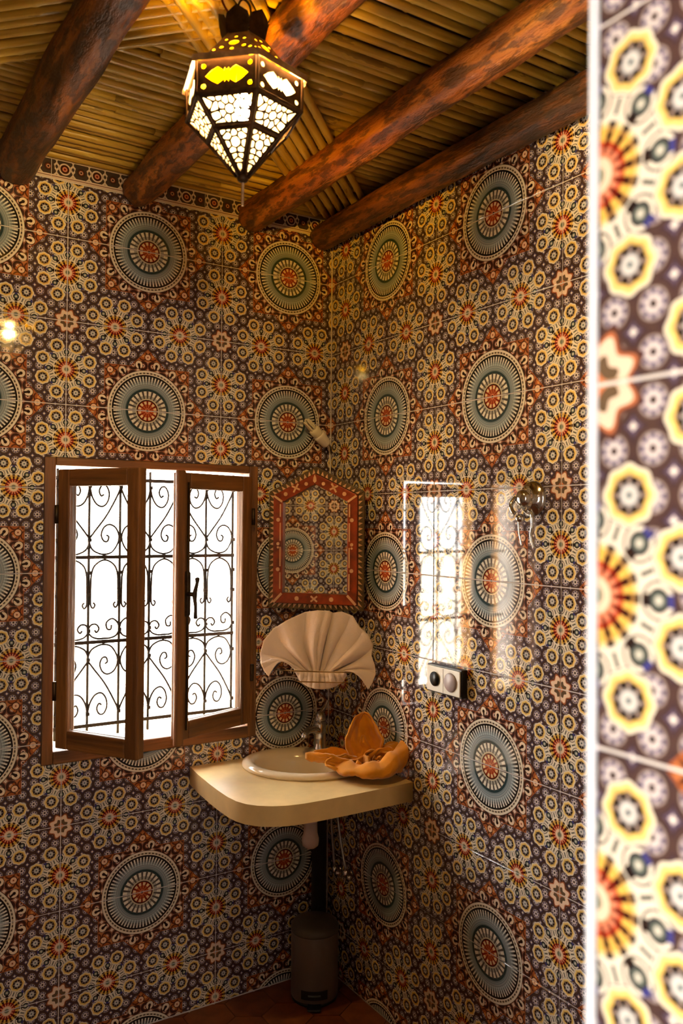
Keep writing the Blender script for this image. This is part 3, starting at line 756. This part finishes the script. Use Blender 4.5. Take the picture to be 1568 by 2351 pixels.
MB().tube(smooth_path([(0, 0, 2.500 - LZ), (.014, .004, 2.520 - LZ), (.012, 0, 2.547 - LZ), (-.002, 0, 2.557 - LZ), (-.014, -.004, 2.540 - LZ), (-.012, 0, 2.520 - LZ), (0, 0, 2.503 - LZ)], 5), .0022, 6).build('hanging_loop', M_BRONZE, lan, True)
MB().tube(smooth_path([(0, 0, 2.556 - LZ), (.003, .002, 2.62 - LZ), (0, 0, 2.642 - LZ)], 4), .0022, 6).build('hanging_wire', M_BRONZE, lan, True)
MB().tube(smooth_path([(-.010, .0, 2.495 - LZ), (-.040, .01, 2.545 - LZ), (-.034, .015, 2.58 - LZ), (0, .01, 2.60 - LZ), (.008, .0, 2.642 - LZ)], 5), .0022, 6).build('power_cord', plain('red_cord', (120, 44, 16), .5), lan, True)
MB().lathe([(.0, -.004), (.009, 0), (.011, .005), (.008, .010), (.012, .016), (.012, .022)], 12, (0, 0, 2.212 - LZ)).build('finial', M_TIN, lan, True)
MB().tube([(0, 0, 2.212 - LZ), (0, 0, 2.166 - LZ)], .0028, 6).build('finial_rod', M_TINLIGHT, lan)
MB().lathe([(.013, 2.378), (.014, 2.43), (.008, 2.477)], 12, (0, 0, -LZ)).build('lamp_holder', M_BRONZE, lan, True)
mb_, bb = newmat('bulb_glow'); bb.inputs['Base Color'].default_value = (1, .9, .7, 1)
bb.inputs['Emission Color'].default_value = (1.0, .72, .32, 1); bb.inputs['Emission Strength'].default_value = 2500.0
MB().lathe([(.0, 2.326), (.009, 2.328), (.016, 2.335), (.0185, 2.345), (.016, 2.356), (.011, 2.368), (.010, 2.379)], 16, (0, 0, -LZ)).build('bulb', mb_, lan, True)

# ------------------------------------------------------------------ mirror across the corner
PHI = math.radians(49)
MO = Vector((-.012 - .167 * math.cos(PHI), -.255 + .167 * math.sin(PHI), 0)) + Vector((-math.sin(PHI), -math.cos(PHI), 0)) * .024
mir = empty('wall_mirror', (MO.x, MO.y, 1.284), -PHI)
tag(mir, 'house-shaped mirror in a red frame with bone inlay, hung across the corner', 'mirror')
def L3(x, z, y): return Vector((x, y, z - 1.284))
OUT = [(-.166, 1.284), (.166, 1.284), (.166, 1.674), (0, 1.757), (-.166, 1.674)]
REDO = [(-.146, 1.303), (.146, 1.303), (.146, 1.662), (0, 1.734), (-.146, 1.662)]
INN = [(-.112, 1.337), (.112, 1.337), (.112, 1.640), (0, 1.698), (-.112, 1.640)]
for i in range(5):
    j = (i + 1) % 5
    def rail(a, b2, y0, y1, nm, mat, hh=0):
        v = []
        for yv in (y1, y0):
            for (p, q) in ((a, b2),):
                v += [L3(*p[i], yv), L3(*p[j], yv), L3(*q[j], yv), L3(*q[i], yv)]
        return bevel(meshobj(nm, v, [(0, 1, 2, 3), (7, 6, 5, 4), (0, 4, 5, 1), (1, 5, 6, 2), (2, 6, 7, 3), (3, 7, 4, 0)], mat, mir), .002)
    rail(OUT, REDO, -.012, 0, 'edge_moulding', M_GREENWOOD)
    rail(REDO, INN, -.024, 0, 'frame_rail', M_REDWOOD)
    # row of small bone triangles along the moulding (many, tiny: one strip per side)
    a, c = Vector((OUT[i][0], OUT[i][1])), Vector((OUT[j][0], OUT[j][1])); ra_, rc_ = Vector(REDO[i]), Vector(REDO[j])
    n = max(8, int((c - a).length / .0185)); tm = MB()
    for k in range(n):
        t0, t1 = (k + .18) / n, (k + .82) / n
        p0 = ra_.lerp(rc_, t0).lerp(a.lerp(c, t0), .12); p1 = ra_.lerp(rc_, t1).lerp(a.lerp(c, t1), .12); p2 = ra_.lerp(rc_, (t0 + t1) / 2).lerp(a.lerp(c, (t0 + t1) / 2), .78)
        tri = [p0, p1, p2]
        tm.add([L3(p.x, p.y, -.0121) for p in tri] + [L3(p.x, p.y, -.0145) for p in tri], [(0, 1, 2), (5, 4, 3), (0, 3, 4, 1), (1, 4, 5, 2), (2, 5, 3, 0)])
    tm.build('bone_teeth', M_BONE, mir)['kind'] = 'stuff'
meshobj('mirror_glass', [L3(x, z, -.010) for x, z in INN] + [L3(x, z, -.006) for x, z in INN], [(0, 1, 2, 3, 4), (9, 8, 7, 6, 5)] + [(k, (k + 1) % 5 + 0, (k + 1) % 5 + 5, k + 5) for k in range(5)], M_MIRROR, mir)
def inlay(poly):
    n = len(poly); meshobj('inlay', [L3(x, z, -.0262) for x, z in poly] + [L3(x, z, -.0238) for x, z in poly], [tuple(range(n)), tuple(range(2 * n - 1, n - 1, -1))] + [(k, n + k, n + (k + 1) % n, (k + 1) % n) for k in range(n)], M_BONE, mir)
def bar_inlay(x0, z0, x1, z1, w):
    d = Vector((x1 - x0, z1 - z0)).normalized(); p = Vector((-d.y, d.x)) * w / 2
    inlay([(x0 - p.x, z0 - p.y), (x1 - p.x, z1 - p.y), (x1 + p.x, z1 + p.y), (x0 + p.x, z0 + p.y)])
for x in (-.060, .060): inlay(circ(x, 1.320, .0075, 12))
for sg in (-1, 1):
    bar_inlay(-.011, 1.320 - sg * .009, .011, 1.320 + sg * .009, .0055)
    bar_inlay(sg * .143, 1.305, sg * .114, 1.335, .008); bar_inlay(sg * .143, 1.660, sg * .114, 1.640, .007)
    bar_inlay(sg * .120, 1.350, sg * .120, 1.405, .004); bar_inlay(sg * .120, 1.425, sg * .120, 1.490, .004)
    bar_inlay(sg * .120, 1.510, sg * .120, 1.570, .004); bar_inlay(sg * .120, 1.590, sg * .120, 1.632, .004)
    for z in (1.415, 1.580): inlay(circ(sg * .128, z, .0065, 12))
    inlay(circ(sg * .128, 1.50, .0055, 12, 1, 0)); inlay(circ(sg * .128, 1.488, .004, 8))
    inlay(circ(sg * .030, 1.699, .0062, 12)); inlay(circ(sg * .102, 1.6655, .0068, 12))
    bar_inlay(sg * .058, 1.700, sg * .074, 1.671, .006); bar_inlay(sg * .052, 1.680, sg * .080, 1.692, .006)
inlay([(0, 1.702), (.006, 1.708), (.0045, 1.720), (0, 1.731), (-.0045, 1.720), (-.006, 1.708)])

# ------------------------------------------------------------------ counter, basin, tap, waste
cnt = empty('washbasin_counter', (-.26, -.25, .728))
tag(cnt, 'cream stone corner shelf with a rounded front, carrying the washbasin', 'counter')
OUTL = [(-.002, -.003), (-.002, -.500), (-.10, -.504), (-.208, -.506), (-.32, -.505), (-.385, -.502), (-.430, -.494), (-.470, -.477), (-.503, -.452), (-.526, -.420), (-.538, -.385), (-.543, -.340), (-.543, -.27), (-.540, -.20), (-.533, -.10), (-.522, -.003)]
BC = Vector((-.205, -.178)); DG = Vector((.7071, .7071)); DA = Vector((.7071, -.7071))
def ell(ca, cb, off, n=40):
    return [BC + DG * (off + cb * math.sin(2 * math.pi * k / n)) + DA * (ca * math.cos(2 * math.pi * k / n)) for k in range(n)]
me = plate([(x + .26, y + .25) for x, y in OUTL], [[(p.x + .26, p.y + .25) for p in ell(.178, .142, .0)]], .057)
slab = linkmesh('slab', me, M_STONE, cnt); slab.location = (0, 0, .0285)
bas = empty('washbasin', (BC.x, BC.y, .60)); tag(bas, 'oval ivory ceramic washbasin set into the corner shelf', 'washbasin')
rings = [(.198, .168, .0, .7855), (.200, .170, .0, .792), (.196, .166, .0, .799), (.186, .156, .0, .803), (.172, .140, -.002, .8025), (.160, .124, -.008, .799), (.153, .114, -.012, .790), (.146, .108, -.012, .770), (.134, .098, -.011, .735), (.108, .080, -.008, .705), (.06, .045, -.004, .690), (.02, .02, .0, .686)]
n = 40; vs = []
for ca, cb, off, z in rings: vs += [(p.x - BC.x, p.y - BC.y, z - .60) for p in ell(ca, cb, off, n)]
k0 = len(rings)
vs += [(p.x - BC.x, p.y - BC.y, .655 - .60) for p in ell(.03, .03, 0, n)] + [(p.x - BC.x, p.y - BC.y, .70 - .60) for p in ell(.14, .105, -.008, n)] + [(p.x - BC.x, p.y - BC.y, .7855 - .60) for p in ell(.174, .138, 0, n)]
tot = len(vs) // n
fs = [(i * n + k, (i + 1) * n + k, (i + 1) * n + (k + 1) % n, i * n + (k + 1) % n) for i in range(tot - 1) for k in range(n)] + [((tot - 1) * n + k, k, (k + 1) % n, (tot - 1) * n + (k + 1) % n) for k in range(n)]
meshobj('bowl', vs, fs, M_CERAMIC, bas, True)
MB().lathe([(.0, .092), (.019, .092), (.021, .0895), (.021, .086)], 16).build('drain', M_CHROME, bas, True)
fb = Vector((-.083, -.080, .800)); tap = empty('basin_tap', fb, math.radians(-148.2 + 0))
tag(tap, 'single-lever chrome mixer tap standing at the back of the washbasin', 'tap')
MB().lathe([(.024, 0), (.024, .004), (.0215, .008), (.0205, .05), (.0215, .085), (.019, .094), (.0, .097)], 20).build('body', M_CHROME, tap, True)
MB().tube(smooth_path([(.008, 0, .062), (.04, -.002, .074), (.075, -.004, .078), (.098, -.005, .070), (.104, -.005, .060)], 5), [.013] * 6 + [.012] * 6 + [.011] * 6 + [.010] * 3, 12).build('spout', M_CHROME, tap, True)
MB().lathe([(.0185, .096), (.0195, .104), (.0165, .120), (.008, .127), (.0, .128)], 18).build('lever_cap', M_CHROME, tap, True)
MB().tube(smooth_path([(0, 0, .118), (-.018, .006, .136), (-.030, .010, .150), (-.036, .012, .160)], 4), [.009, .0085, .008, .0075, .007, .0065, .006, .006, .0058, .0056, .0054, .005, .006], 10).build('lever', M_CHROME, tap, True)
trp = empty('bottle_trap', (-.195, -.215, .53)); tag(trp, 'white plastic bottle trap hanging under the corner shelf', 'drain trap')
MB().lathe([(.0, 0), (.016, .002), (.0255, .010), (.0275, .022), (.0275, .032), (.0265, .034), (.0225, .05), (.0215, .085)], 20).build('cup', M_PVC, trp, True)
MB().lathe([(.0225, .085), (.0235, .09), (.0235, .105), (.019, .107), (.019, .122)], 20).build('union_nut', M_PVC, trp, True)
MB().tube(smooth_path([(.018, .018, .095), (.06, .07, .097), (.115, .13, .097)], 4), .013, 12).build('outlet_pipe', M_PIPE, trp, True)
dp = MB().lathe([(.026, .0), (.026, .60), (.029, .60), (.029, .63), (.022, .632)], 18); dpo = dp.build('drain_pipe', M_PIPE, None, True); dpo.location = (-.055, -.034, .001)
tag(dpo, 'dark upright drain pipe in the corner behind the bin', 'pipe')
for nm, pts, lab in (('a', [(-.035, -.085, .726), (-.022, -.092, .60), (-.020, -.118, .49), (-.020, -.152, .405)], 'grey flexible water hose under the shelf, nearer the right wall'),
                     ('b', [(-.045, -.075, .726), (-.034, -.072, .60), (-.026, -.072, .50), (-.022, -.082, .395)], 'grey flexible water hose under the shelf, beside the drain pipe')):
    o = MB().tube(smooth_path([(p[0], p[1], p[2] - pts[-1][2]) for p in pts], 6), .0048, 8).build('water_hose', M_HOSE, None, True); o.location = (0, 0, pts[-1][2])
    tag(o, lab, 'hose', 'supply hoses under the basin')
for yv, zv, lab in ((-.152, .385, 'chrome angle valve on the right wall under the shelf, nearer the camera'), (-.082, .375, 'chrome angle valve on the right wall close to the corner')):
    t_ = empty('angle_valve', (-.020, yv, zv)); tag(t_, lab, 'valve', 'angle valves under the basin')
    RX = Matrix.Rotation(math.radians(90), 3, 'Y')
    MB().lathe([(.009, -.006), (.010, 0), (.010, .014), (.006, .016), (.006, .020)], 12).build('body', M_CHROME, t_, True)
    MB().lathe([(.016, .016), (.016, .0185), (.012, .0195)], 14, (0, 0, 0), RX).build('escutcheon', M_CHROME, t_, True)
    MB().lathe([(.005, -.008), (.011, -.016), (.011, -.030), (.004, -.033)], 10, (0, 0, 0), Matrix.Rotation(math.radians(-90), 3, 'X')).build('knob', M_CHROME, t_, True)

# ------------------------------------------------------------------ pedal bin
bn = empty('pedal_bin', (-.124, -.127, 0), math.atan2(CAM.y + .127, CAM.x + .124))
tag(bn, 'small grey pedal bin with a domed lid on the floor in the corner', 'bin')
MB().lathe([(.076, .010), (.0785, .014), (.0785, .218), (.0775, .221)], 32).build('body', M_BIN, bn, True)
MB().lathe([(.0795, .222), (.0805, .226), (.0795, .236), (.074, .245), (.060, .252), (.03, .2565), (.0, .2575)], 32).build('lid', M_BINLID, bn, True)
MB().lathe([(.070, .0), (.077, .002), (.077, .010), (.070, .0105)], 32).build('base_ring', M_BLACK, bn, True)
pl = MB(); nn = 10
for r_ in (.0795, .0808):
    for zz in (.026, .054):
        pl.v += [Vector((r_ * math.cos(q), r_ * math.sin(q), zz)) for q in [(-.56 + 1.12 * k / nn) for k in range(nn + 1)]]
N1 = nn + 1
pl.f += [(2 * N1 + k, 2 * N1 + k + 1, 3 * N1 + k + 1, 3 * N1 + k) for k in range(nn)] + [(N1 + k, N1 + k + 1, 3 * N1 + k + 1, 3 * N1 + k)[::-1] for k in range(nn)] + [(k, k + 1, 2 * N1 + k + 1, 2 * N1 + k) for k in range(nn)]
pl.build('pedal_plate', M_BLACK, bn)
ma = MB()
for zz in (.0375, .0435): ma.v += [Vector((.0812 * math.cos(q), .0812 * math.sin(q), zz)) for q in [(-.26 + .52 * k / 6) for k in range(7)]]
ma.f += [(k, k + 1, 8 + k, 7 + k) for k in range(6)]
ma.build('plate_mark', plain('plate_mark_grey', (96, 110, 110), .4), bn)
bevel(MB().box(.070, .110, -.022, .022, .006, .013).build('pedal', M_BLACK, bn), .003)

# ------------------------------------------------------------------ socket, shower mixer, bare lamp
so = empty('wall_socket', (-.0005, -.668, 1.122)); tag(so, 'white double socket plate on a dark surface box on the right wall', 'socket')
bevel(MB().box(-.022, 0, -.079, .075, -.040, .040).build('surface_box', M_BLACK, so), .002)
bevel(MB().box(-.026, -.022, -.076, .072, -.036, .036).build('face_plate', M_SOCKET, so), .0015)
RY = Matrix.Rotation(math.radians(-90), 3, 'Y')
MB().lathe([(.0, .0), (.019, .0), (.021, .0015), (.021, .003)][::-1], 24, (-.026, .034, 0), RY).build('socket_insert', M_BLACK, so, True)
MB().lathe([(.027, .0), (.027, .002), (.024, .005), (.0, .0055)], 28, (-.026, -.036, 0), RY).build('dimmer_knob', M_KNOB, so, True)
MB().box(-.0268, -.026, -.0035, -.0025, -.034, .034).build('plate_seam', M_KNOB, so)
sh = empty('shower_mixer', (-.0005, -.998, 1.610)); tag(sh, 'round chrome shower valve with a lever on the right wall', 'shower valve')
MB().lathe([(.046, 0), (.046, .004), (.040, .010), (.026, .014), (.024, .030), (.021, .042), (.012, .048), (.0, .049)], 28, (0, 0, .027), RY).build('escutcheon', M_CHROME, sh, True)
MB().tube(smooth_path([(-.040, .022, .03), (-.052, .026, .012), (-.054, .020, -.005), (-.050, .012, -.012)], 5), .0055, 10).build('lever', M_CHROME, sh, True)
MB().lathe([(.0, 0), (.010, .002), (.013, .010), (.010, .020), (.0, .022)], 16, (-.036, .010, -.034)).build('outlet', M_CHROME, sh, True)
MB().tube(smooth_path([(-.030, -.012, -.006), (-.034, -.028, -.012), (-.034, -.030, -.045), (-.032, -.024, -.07), (-.026, -.030, -.10)], 5), .0038, 8).build('hose', M_CHROME, sh, True)
MB().tube(smooth_path([(-.026, .028, -.02), (-.022, .028, -.06), (-.018, .022, -.095)], 5), .0022, 6).build('chain', M_CHROME, sh, True)
a = Vector((-.040, -.040, 1.846)); d = (Vector((-.134, -.052, 1.922)) - a); Ln = d.length; d.normalize()
lb = empty('bare_lamp', a); tag(lb, 'bare fluorescent lamp in a white holder fixed in the corner above the mirror', 'lamp')
Qm = d.to_track_quat('Z', 'Y').to_matrix()
MB().lathe([(.0, -.004), (.014, -.002), (.018, .004), (.0215, .040), (.0215, .046), (.019, .048)], 18, (0, 0, 0), Qm).build('holder', M_WHITE, lb, True)
MB().lathe([(.0165, .047), (.019, .053), (.0205, .068), (.018, .076), (.015, .078)], 18, (0, 0, 0), Qm).build('ballast', M_CFL, lb, True)
for k in range(3):
    q = 2 * math.pi * k / 3 + .4; c = Vector((math.cos(q), math.sin(q), 0)) * .009; s2 = Vector((-math.sin(q), math.cos(q), 0)) * .0045
    pts = [c + s2 + Vector((0, 0, .076)), c + s2 + Vector((0, 0, .112)), c + Vector((0, 0, .1175)), c - s2 + Vector((0, 0, .112)), c - s2 + Vector((0, 0, .076))]
    MB().tube(smooth_path([Qm @ p for p in pts], 3), .0038, 7).build('tube', M_CFL, lb, True)
MB().tube([(0, 0, 0), (.020, .020, -.012), (.030, .0375, -.014)], .005, 8).build('bracket', M_WHITE, lb, True)
MB().tube(smooth_path([(.030, .034, -.014), (.0355, .0355, -.06), (.0355, .0355, -.14), (.0355, .0355, -.2)], 4), .0025, 6).build('cord', M_WHITE, lb, True)

# ------------------------------------------------------------------ towel rack with the fan towel
TP = math.radians(40); TN = Vector((-math.sin(TP), -math.cos(TP), 0)); TX = Vector((math.cos(TP), -math.sin(TP), 0))
T0 = at_px(735, 1541, 2.735)
def tpt(px, py, rel=0.0): return on_plane(px, py, T0 + TN * rel, TN)
OUTF = [(617, 1553), (606, 1540), (599, 1522), (597, 1502), (605, 1470), (628, 1443), (660, 1423), (700, 1405), (730, 1401), (755, 1402), (764, 1407), (785, 1404), (810, 1414), (826, 1440), (846, 1458), (856, 1480), (853, 1505), (861, 1528), (863, 1548), (855, 1568), (845, 1583)]
BOT = [(681, 1547), (690, 1564), (706, 1575), (722, 1580), (738, 1582), (756, 1580), (772, 1574), (786, 1565), (796, 1549)]
def along(pl, t):
    t = max(0, min(.99999, t)) * (len(pl) - 1); i = int(t); f = t - i
    return (pl[i][0] * (1 - f) + pl[i + 1][0] * f, pl[i][1] * (1 - f) + pl[i + 1][1] * f)
CREASE = [(.07, .010, .020), (.15, .020, .022), (.24, .014, .020), (.33, .022, .020), (.405, .012, .014), (.47, .034, .013), (.57, .016, .020), (.66, .010, .02), (.77, .026, .024), (.89, .014, .020)]
def fold(s):                                # pleat relief across the fan: round pleats parted by narrow creases
    r = .006 * math.sin(2 * math.pi * (3.1 * s + .15)) + .004 * math.sin(2 * math.pi * (7 * s + .4))
    for c, d_, w in CREASE: r -= d_ * math.exp(-abs((s - c) / w) ** 1.3)
    return r + .006
def fan(s, q):
    ix = 683 + (790 - 683) * s; iy = 1541
    if s < .12: ix -= (.12 - s) * 70; iy -= 6 * (1 - s / .12)
    ox, oy = along(OUTF, s)
    if q >= .24:
        w = (q - .24) / .76
        bow = math.sin(math.pi * w) * (16 if s < .5 else 10) * (1 - 2 * abs(s - .5)) 
        dip = 26 * max(0, 1 - s / .28) * math.sin(math.pi * w) + 18 * max(0, (s - .78) / .22) * math.sin(math.pi * w)
        px = ix + (ox - ix) * w ** .92; py = iy + (oy - iy) * w - dip * (1 if s < .5 else .8)
        amp = (.8 + .6 * math.sin(math.pi * min(1, w * 1.3))) * (1 - .62 * w)
        rel = fold(s + .030 * math.sin(2.6 * w + 5 * s) * w) * amp + .006 * pnoise.noise(Vector((s * 5, w * 2.2, 3))) + .030 * math.sin(math.pi * (.12 + .88 * w) * .5) * (1 - .5 * w) + (.012 * w if abs(s - .5) > .4 else 0)
    else:
        w = q / .24
        bx3, by3 = along(BOT, s); px = bx3 + (ix - bx3) * w; py = by3 + (iy - by3) * w
        rel = .012 + .018 * math.sin(math.pi * w * .9) + fold(s) * .6 * math.sin(math.pi * w)
    return tpt(px, py, rel)
tw = MB().grid(lambda s, q: fan(s, q) - T0, 220, 44).build('fan_towel', M_TOWEL, None, True); tw.location = T0
sm = tw.modifiers.new('solid', 'SOLIDIFY'); sm.thickness = .005; sm.offset = 0
tag(tw, 'pale pink towel pleated into a fan shape above the washbasin', 'towel')
rk = empty('towel_rack', T0); tag(rk, 'thin brass wire towel rack holding the fan towel', 'towel rack')
for (xa, ya, xb, yb, nm) in ((670, 1540, 797, 1544, 'front_wire'), (687, 1565, 792, 1567, 'front_wire')):
    p0, p1 = tpt(xa, ya, .043), tpt(xb, yb, .043)
    pts = [tpt(xa, ya, .0) + Vector((-.004, .03, 0)), tpt(xa, ya, .02), p0, p0.lerp(p1, .5) + TN * .004, p1, tpt(xb, yb, .02), tpt(xb, yb, 0.0) + Vector((.004, .02, 0))]
    MB().tube([p - T0 for p in smooth_path(pts, 4)], .0019, 6).build(nm, M_BRASSWIRE, rk, True)
pa = tpt(672, 1552, .0); pb = Vector((pa.x + .0, -.004, pa.z))
MB().tube([tpt(672, 1541, .004) - T0, pb - T0], .0019, 6).build('wall_arm', M_BRASSWIRE, rk, True)
pc = tpt(795, 1544, .004); MB().tube([pc - T0, Vector((-.004, pc.y, pc.z)) - T0], .0019, 6).build('wall_arm', M_BRASSWIRE, rk, True)

# ------------------------------------------------------------------ orange towel folded as a flower
OC = Vector((-.098, -.375, .8035)); RH = Vector((.847, -.5315, 0)); FH = Vector((.5315, .847, 0)); ZH = Vector((0, 0, 1))
ow = MB()
def petal(base, tip, side, wdt, cup, nu=26, nv=24, belly=0.0, seed=0, sharp=.75):
    base = Vector(base); tip = Vector(tip); ax = tip - base; L = ax.length; ax.normalize(); side = Vector(side); side = (side - ax * side.dot(ax)).normalized(); up = side.cross(ax)
    rg = random.Random(seed); ph = [rg.uniform(0, 6.28) for _ in range(4)]
    def fn(u, v):
        c = (v - .5) * 2
        w = wdt * min(1.0, .45 + 1.4 * u) * max(0.0, 1 - u) ** (sharp * 1.05) * 1.35 + .002
        x = side * (w * math.sin(c * 1.25) / math.sin(1.25)) + up * (cup * (1 - math.cos(c * 1.45)) * (.35 + .65 * math.sin(math.pi * (.12 + .8 * u)))) + up * (belly * math.sin(math.pi * u) * -1)
        wr = up * (.0045 * math.sin(7 * u + 4 * c + ph[0]) + .003 * math.sin(13 * c + 5 * u + ph[1]))
        return base + ax * (L * u) + x + wr
    ow.grid(fn, nu, nv)
def lp(r_, f_, z_): return RH * r_ + FH * f_ + ZH * z_
petal(lp(.000, .040, .028), lp(.001, .085, .160), RH, .060, .050, seed=1, sharp=.62)          # upright back petal
petal(lp(.000, .030, .030), lp(.001, .060, .098), RH, .034, -.030, seed=9, sharp=.8)           # small fold inside it
petal(lp(.000, .010, .022), lp(-.182, .010, .040), FH, .052, .034, seed=2, belly=.012, sharp=.7)  # left petal
petal(lp(-.01, -.02, .016), lp(-.120, -.045, .030), FH * .7 + ZH * .7, .036, .02, seed=3, belly=.010)
petal(lp(.012, .015, .020), lp(.142, .030, .088), FH, .046, .040, seed=4, belly=.016, sharp=.7)   # right petal
petal(lp(.02, -.005, .020), lp(.105, -.02, .062), FH * .6 - ZH * .5, .032, -.02, seed=5, belly=.010)
AX = (-FH * .62 + ZH * .78).normalized(); E2 = AX.cross(RH)
def roll(u, v):                             # rolled heart of the flower, a spiral band turned towards the room
    q = math.radians(200) + u * math.radians(640)
    r0 = .060 * (1 - .86 * u ** .8) * (1 + .07 * math.sin(3 * q + .6))
    hgt = -.034 + .052 * v - .012 * u + .006 * math.sin(4 * q)
    r0 *= .80 + .20 * math.sin(math.pi * (.1 + .75 * v))
    p = lp(.032, -.030, .040) + RH * (r0 * 1.12 * math.cos(q)) + E2 * (r0 * .86 * math.sin(q)) + AX * hgt
    p.z = max(p.z, .004); return p
ow.grid(roll, 120, 12)
SKB = [(-.082, -.020, .006), (-.070, -.055, .004), (-.040, -.080, .003), (.000, -.092, .003), (.045, -.090, .003), (.085, -.068, .004), (.115, -.030, .010), (.132, .005, .030)]
SKT = [(-.092, -.015, .020), (-.078, -.052, .026), (-.040, -.082, .024), (.002, -.100, .026), (.050, -.098, .036), (.096, -.074, .056), (.130, -.030, .078), (.146, .010, .094)]
SKI = [(-.060, -.005, .030), (-.050, -.030, .040), (-.022, -.055, .038), (.010, -.070, .036), (.046, -.064, .046), (.080, -.046, .066), (.106, -.014, .082), (.130, .020, .096)]
def a3(pl_, t):
    t = max(0, min(.99999, t)) * (len(pl_) - 1); i = int(t); f = t - i
    return Vector(pl_[i]).lerp(Vector(pl_[i + 1]), f)
def skirt(u, v):                            # outer wrap that rises from the shelf and rolls inwards at the rim
    A_, B_, C_ = a3(SKB, u), a3(SKT, u), a3(SKI, u)
    w = v * 2
    p = A_.lerp(B_, w) if w < 1 else B_.lerp(C_, w - 1)
    bul = math.sin(math.pi * min(1, w)) * .010; d2 = Vector((p.x, p.y, 0)).normalized()
    p = p + d2 * bul + Vector((0, 0, .0035 * math.sin(9 * u * 3 + 2 * v) + (.004 * math.sin(math.pi * (w - 1)) if w > 1 else 0)))
    return lp(p.x, p.y, max(.003, p.z))
ow.grid(skirt, 70, 20)
for i_, p_ in enumerate(ow.v):              # soft crumples of the terry cloth
    g1 = Vector((pnoise.noise(p_ * 24 + Vector((3, 0, 0))), pnoise.noise(p_ * 24 + Vector((0, 7, 0))), pnoise.noise(p_ * 24 + Vector((0, 0, 5)))))
    g2 = pnoise.noise(p_ * 62)
    q_ = p_ + g1 * .007 + Vector((g2 * .003, g2 * .003, g2 * .003)); q_.z = max(q_.z, .003); ow.v[i_] = q_
o = ow.build('flower_towel', M_ORANGE, None, True); o.location = OC
sm = o.modifiers.new('solid', 'SOLIDIFY'); sm.thickness = .0055; sm.offset = 0
tag(o, 'orange towel folded into a flower on the corner shelf beside the basin', 'towel')
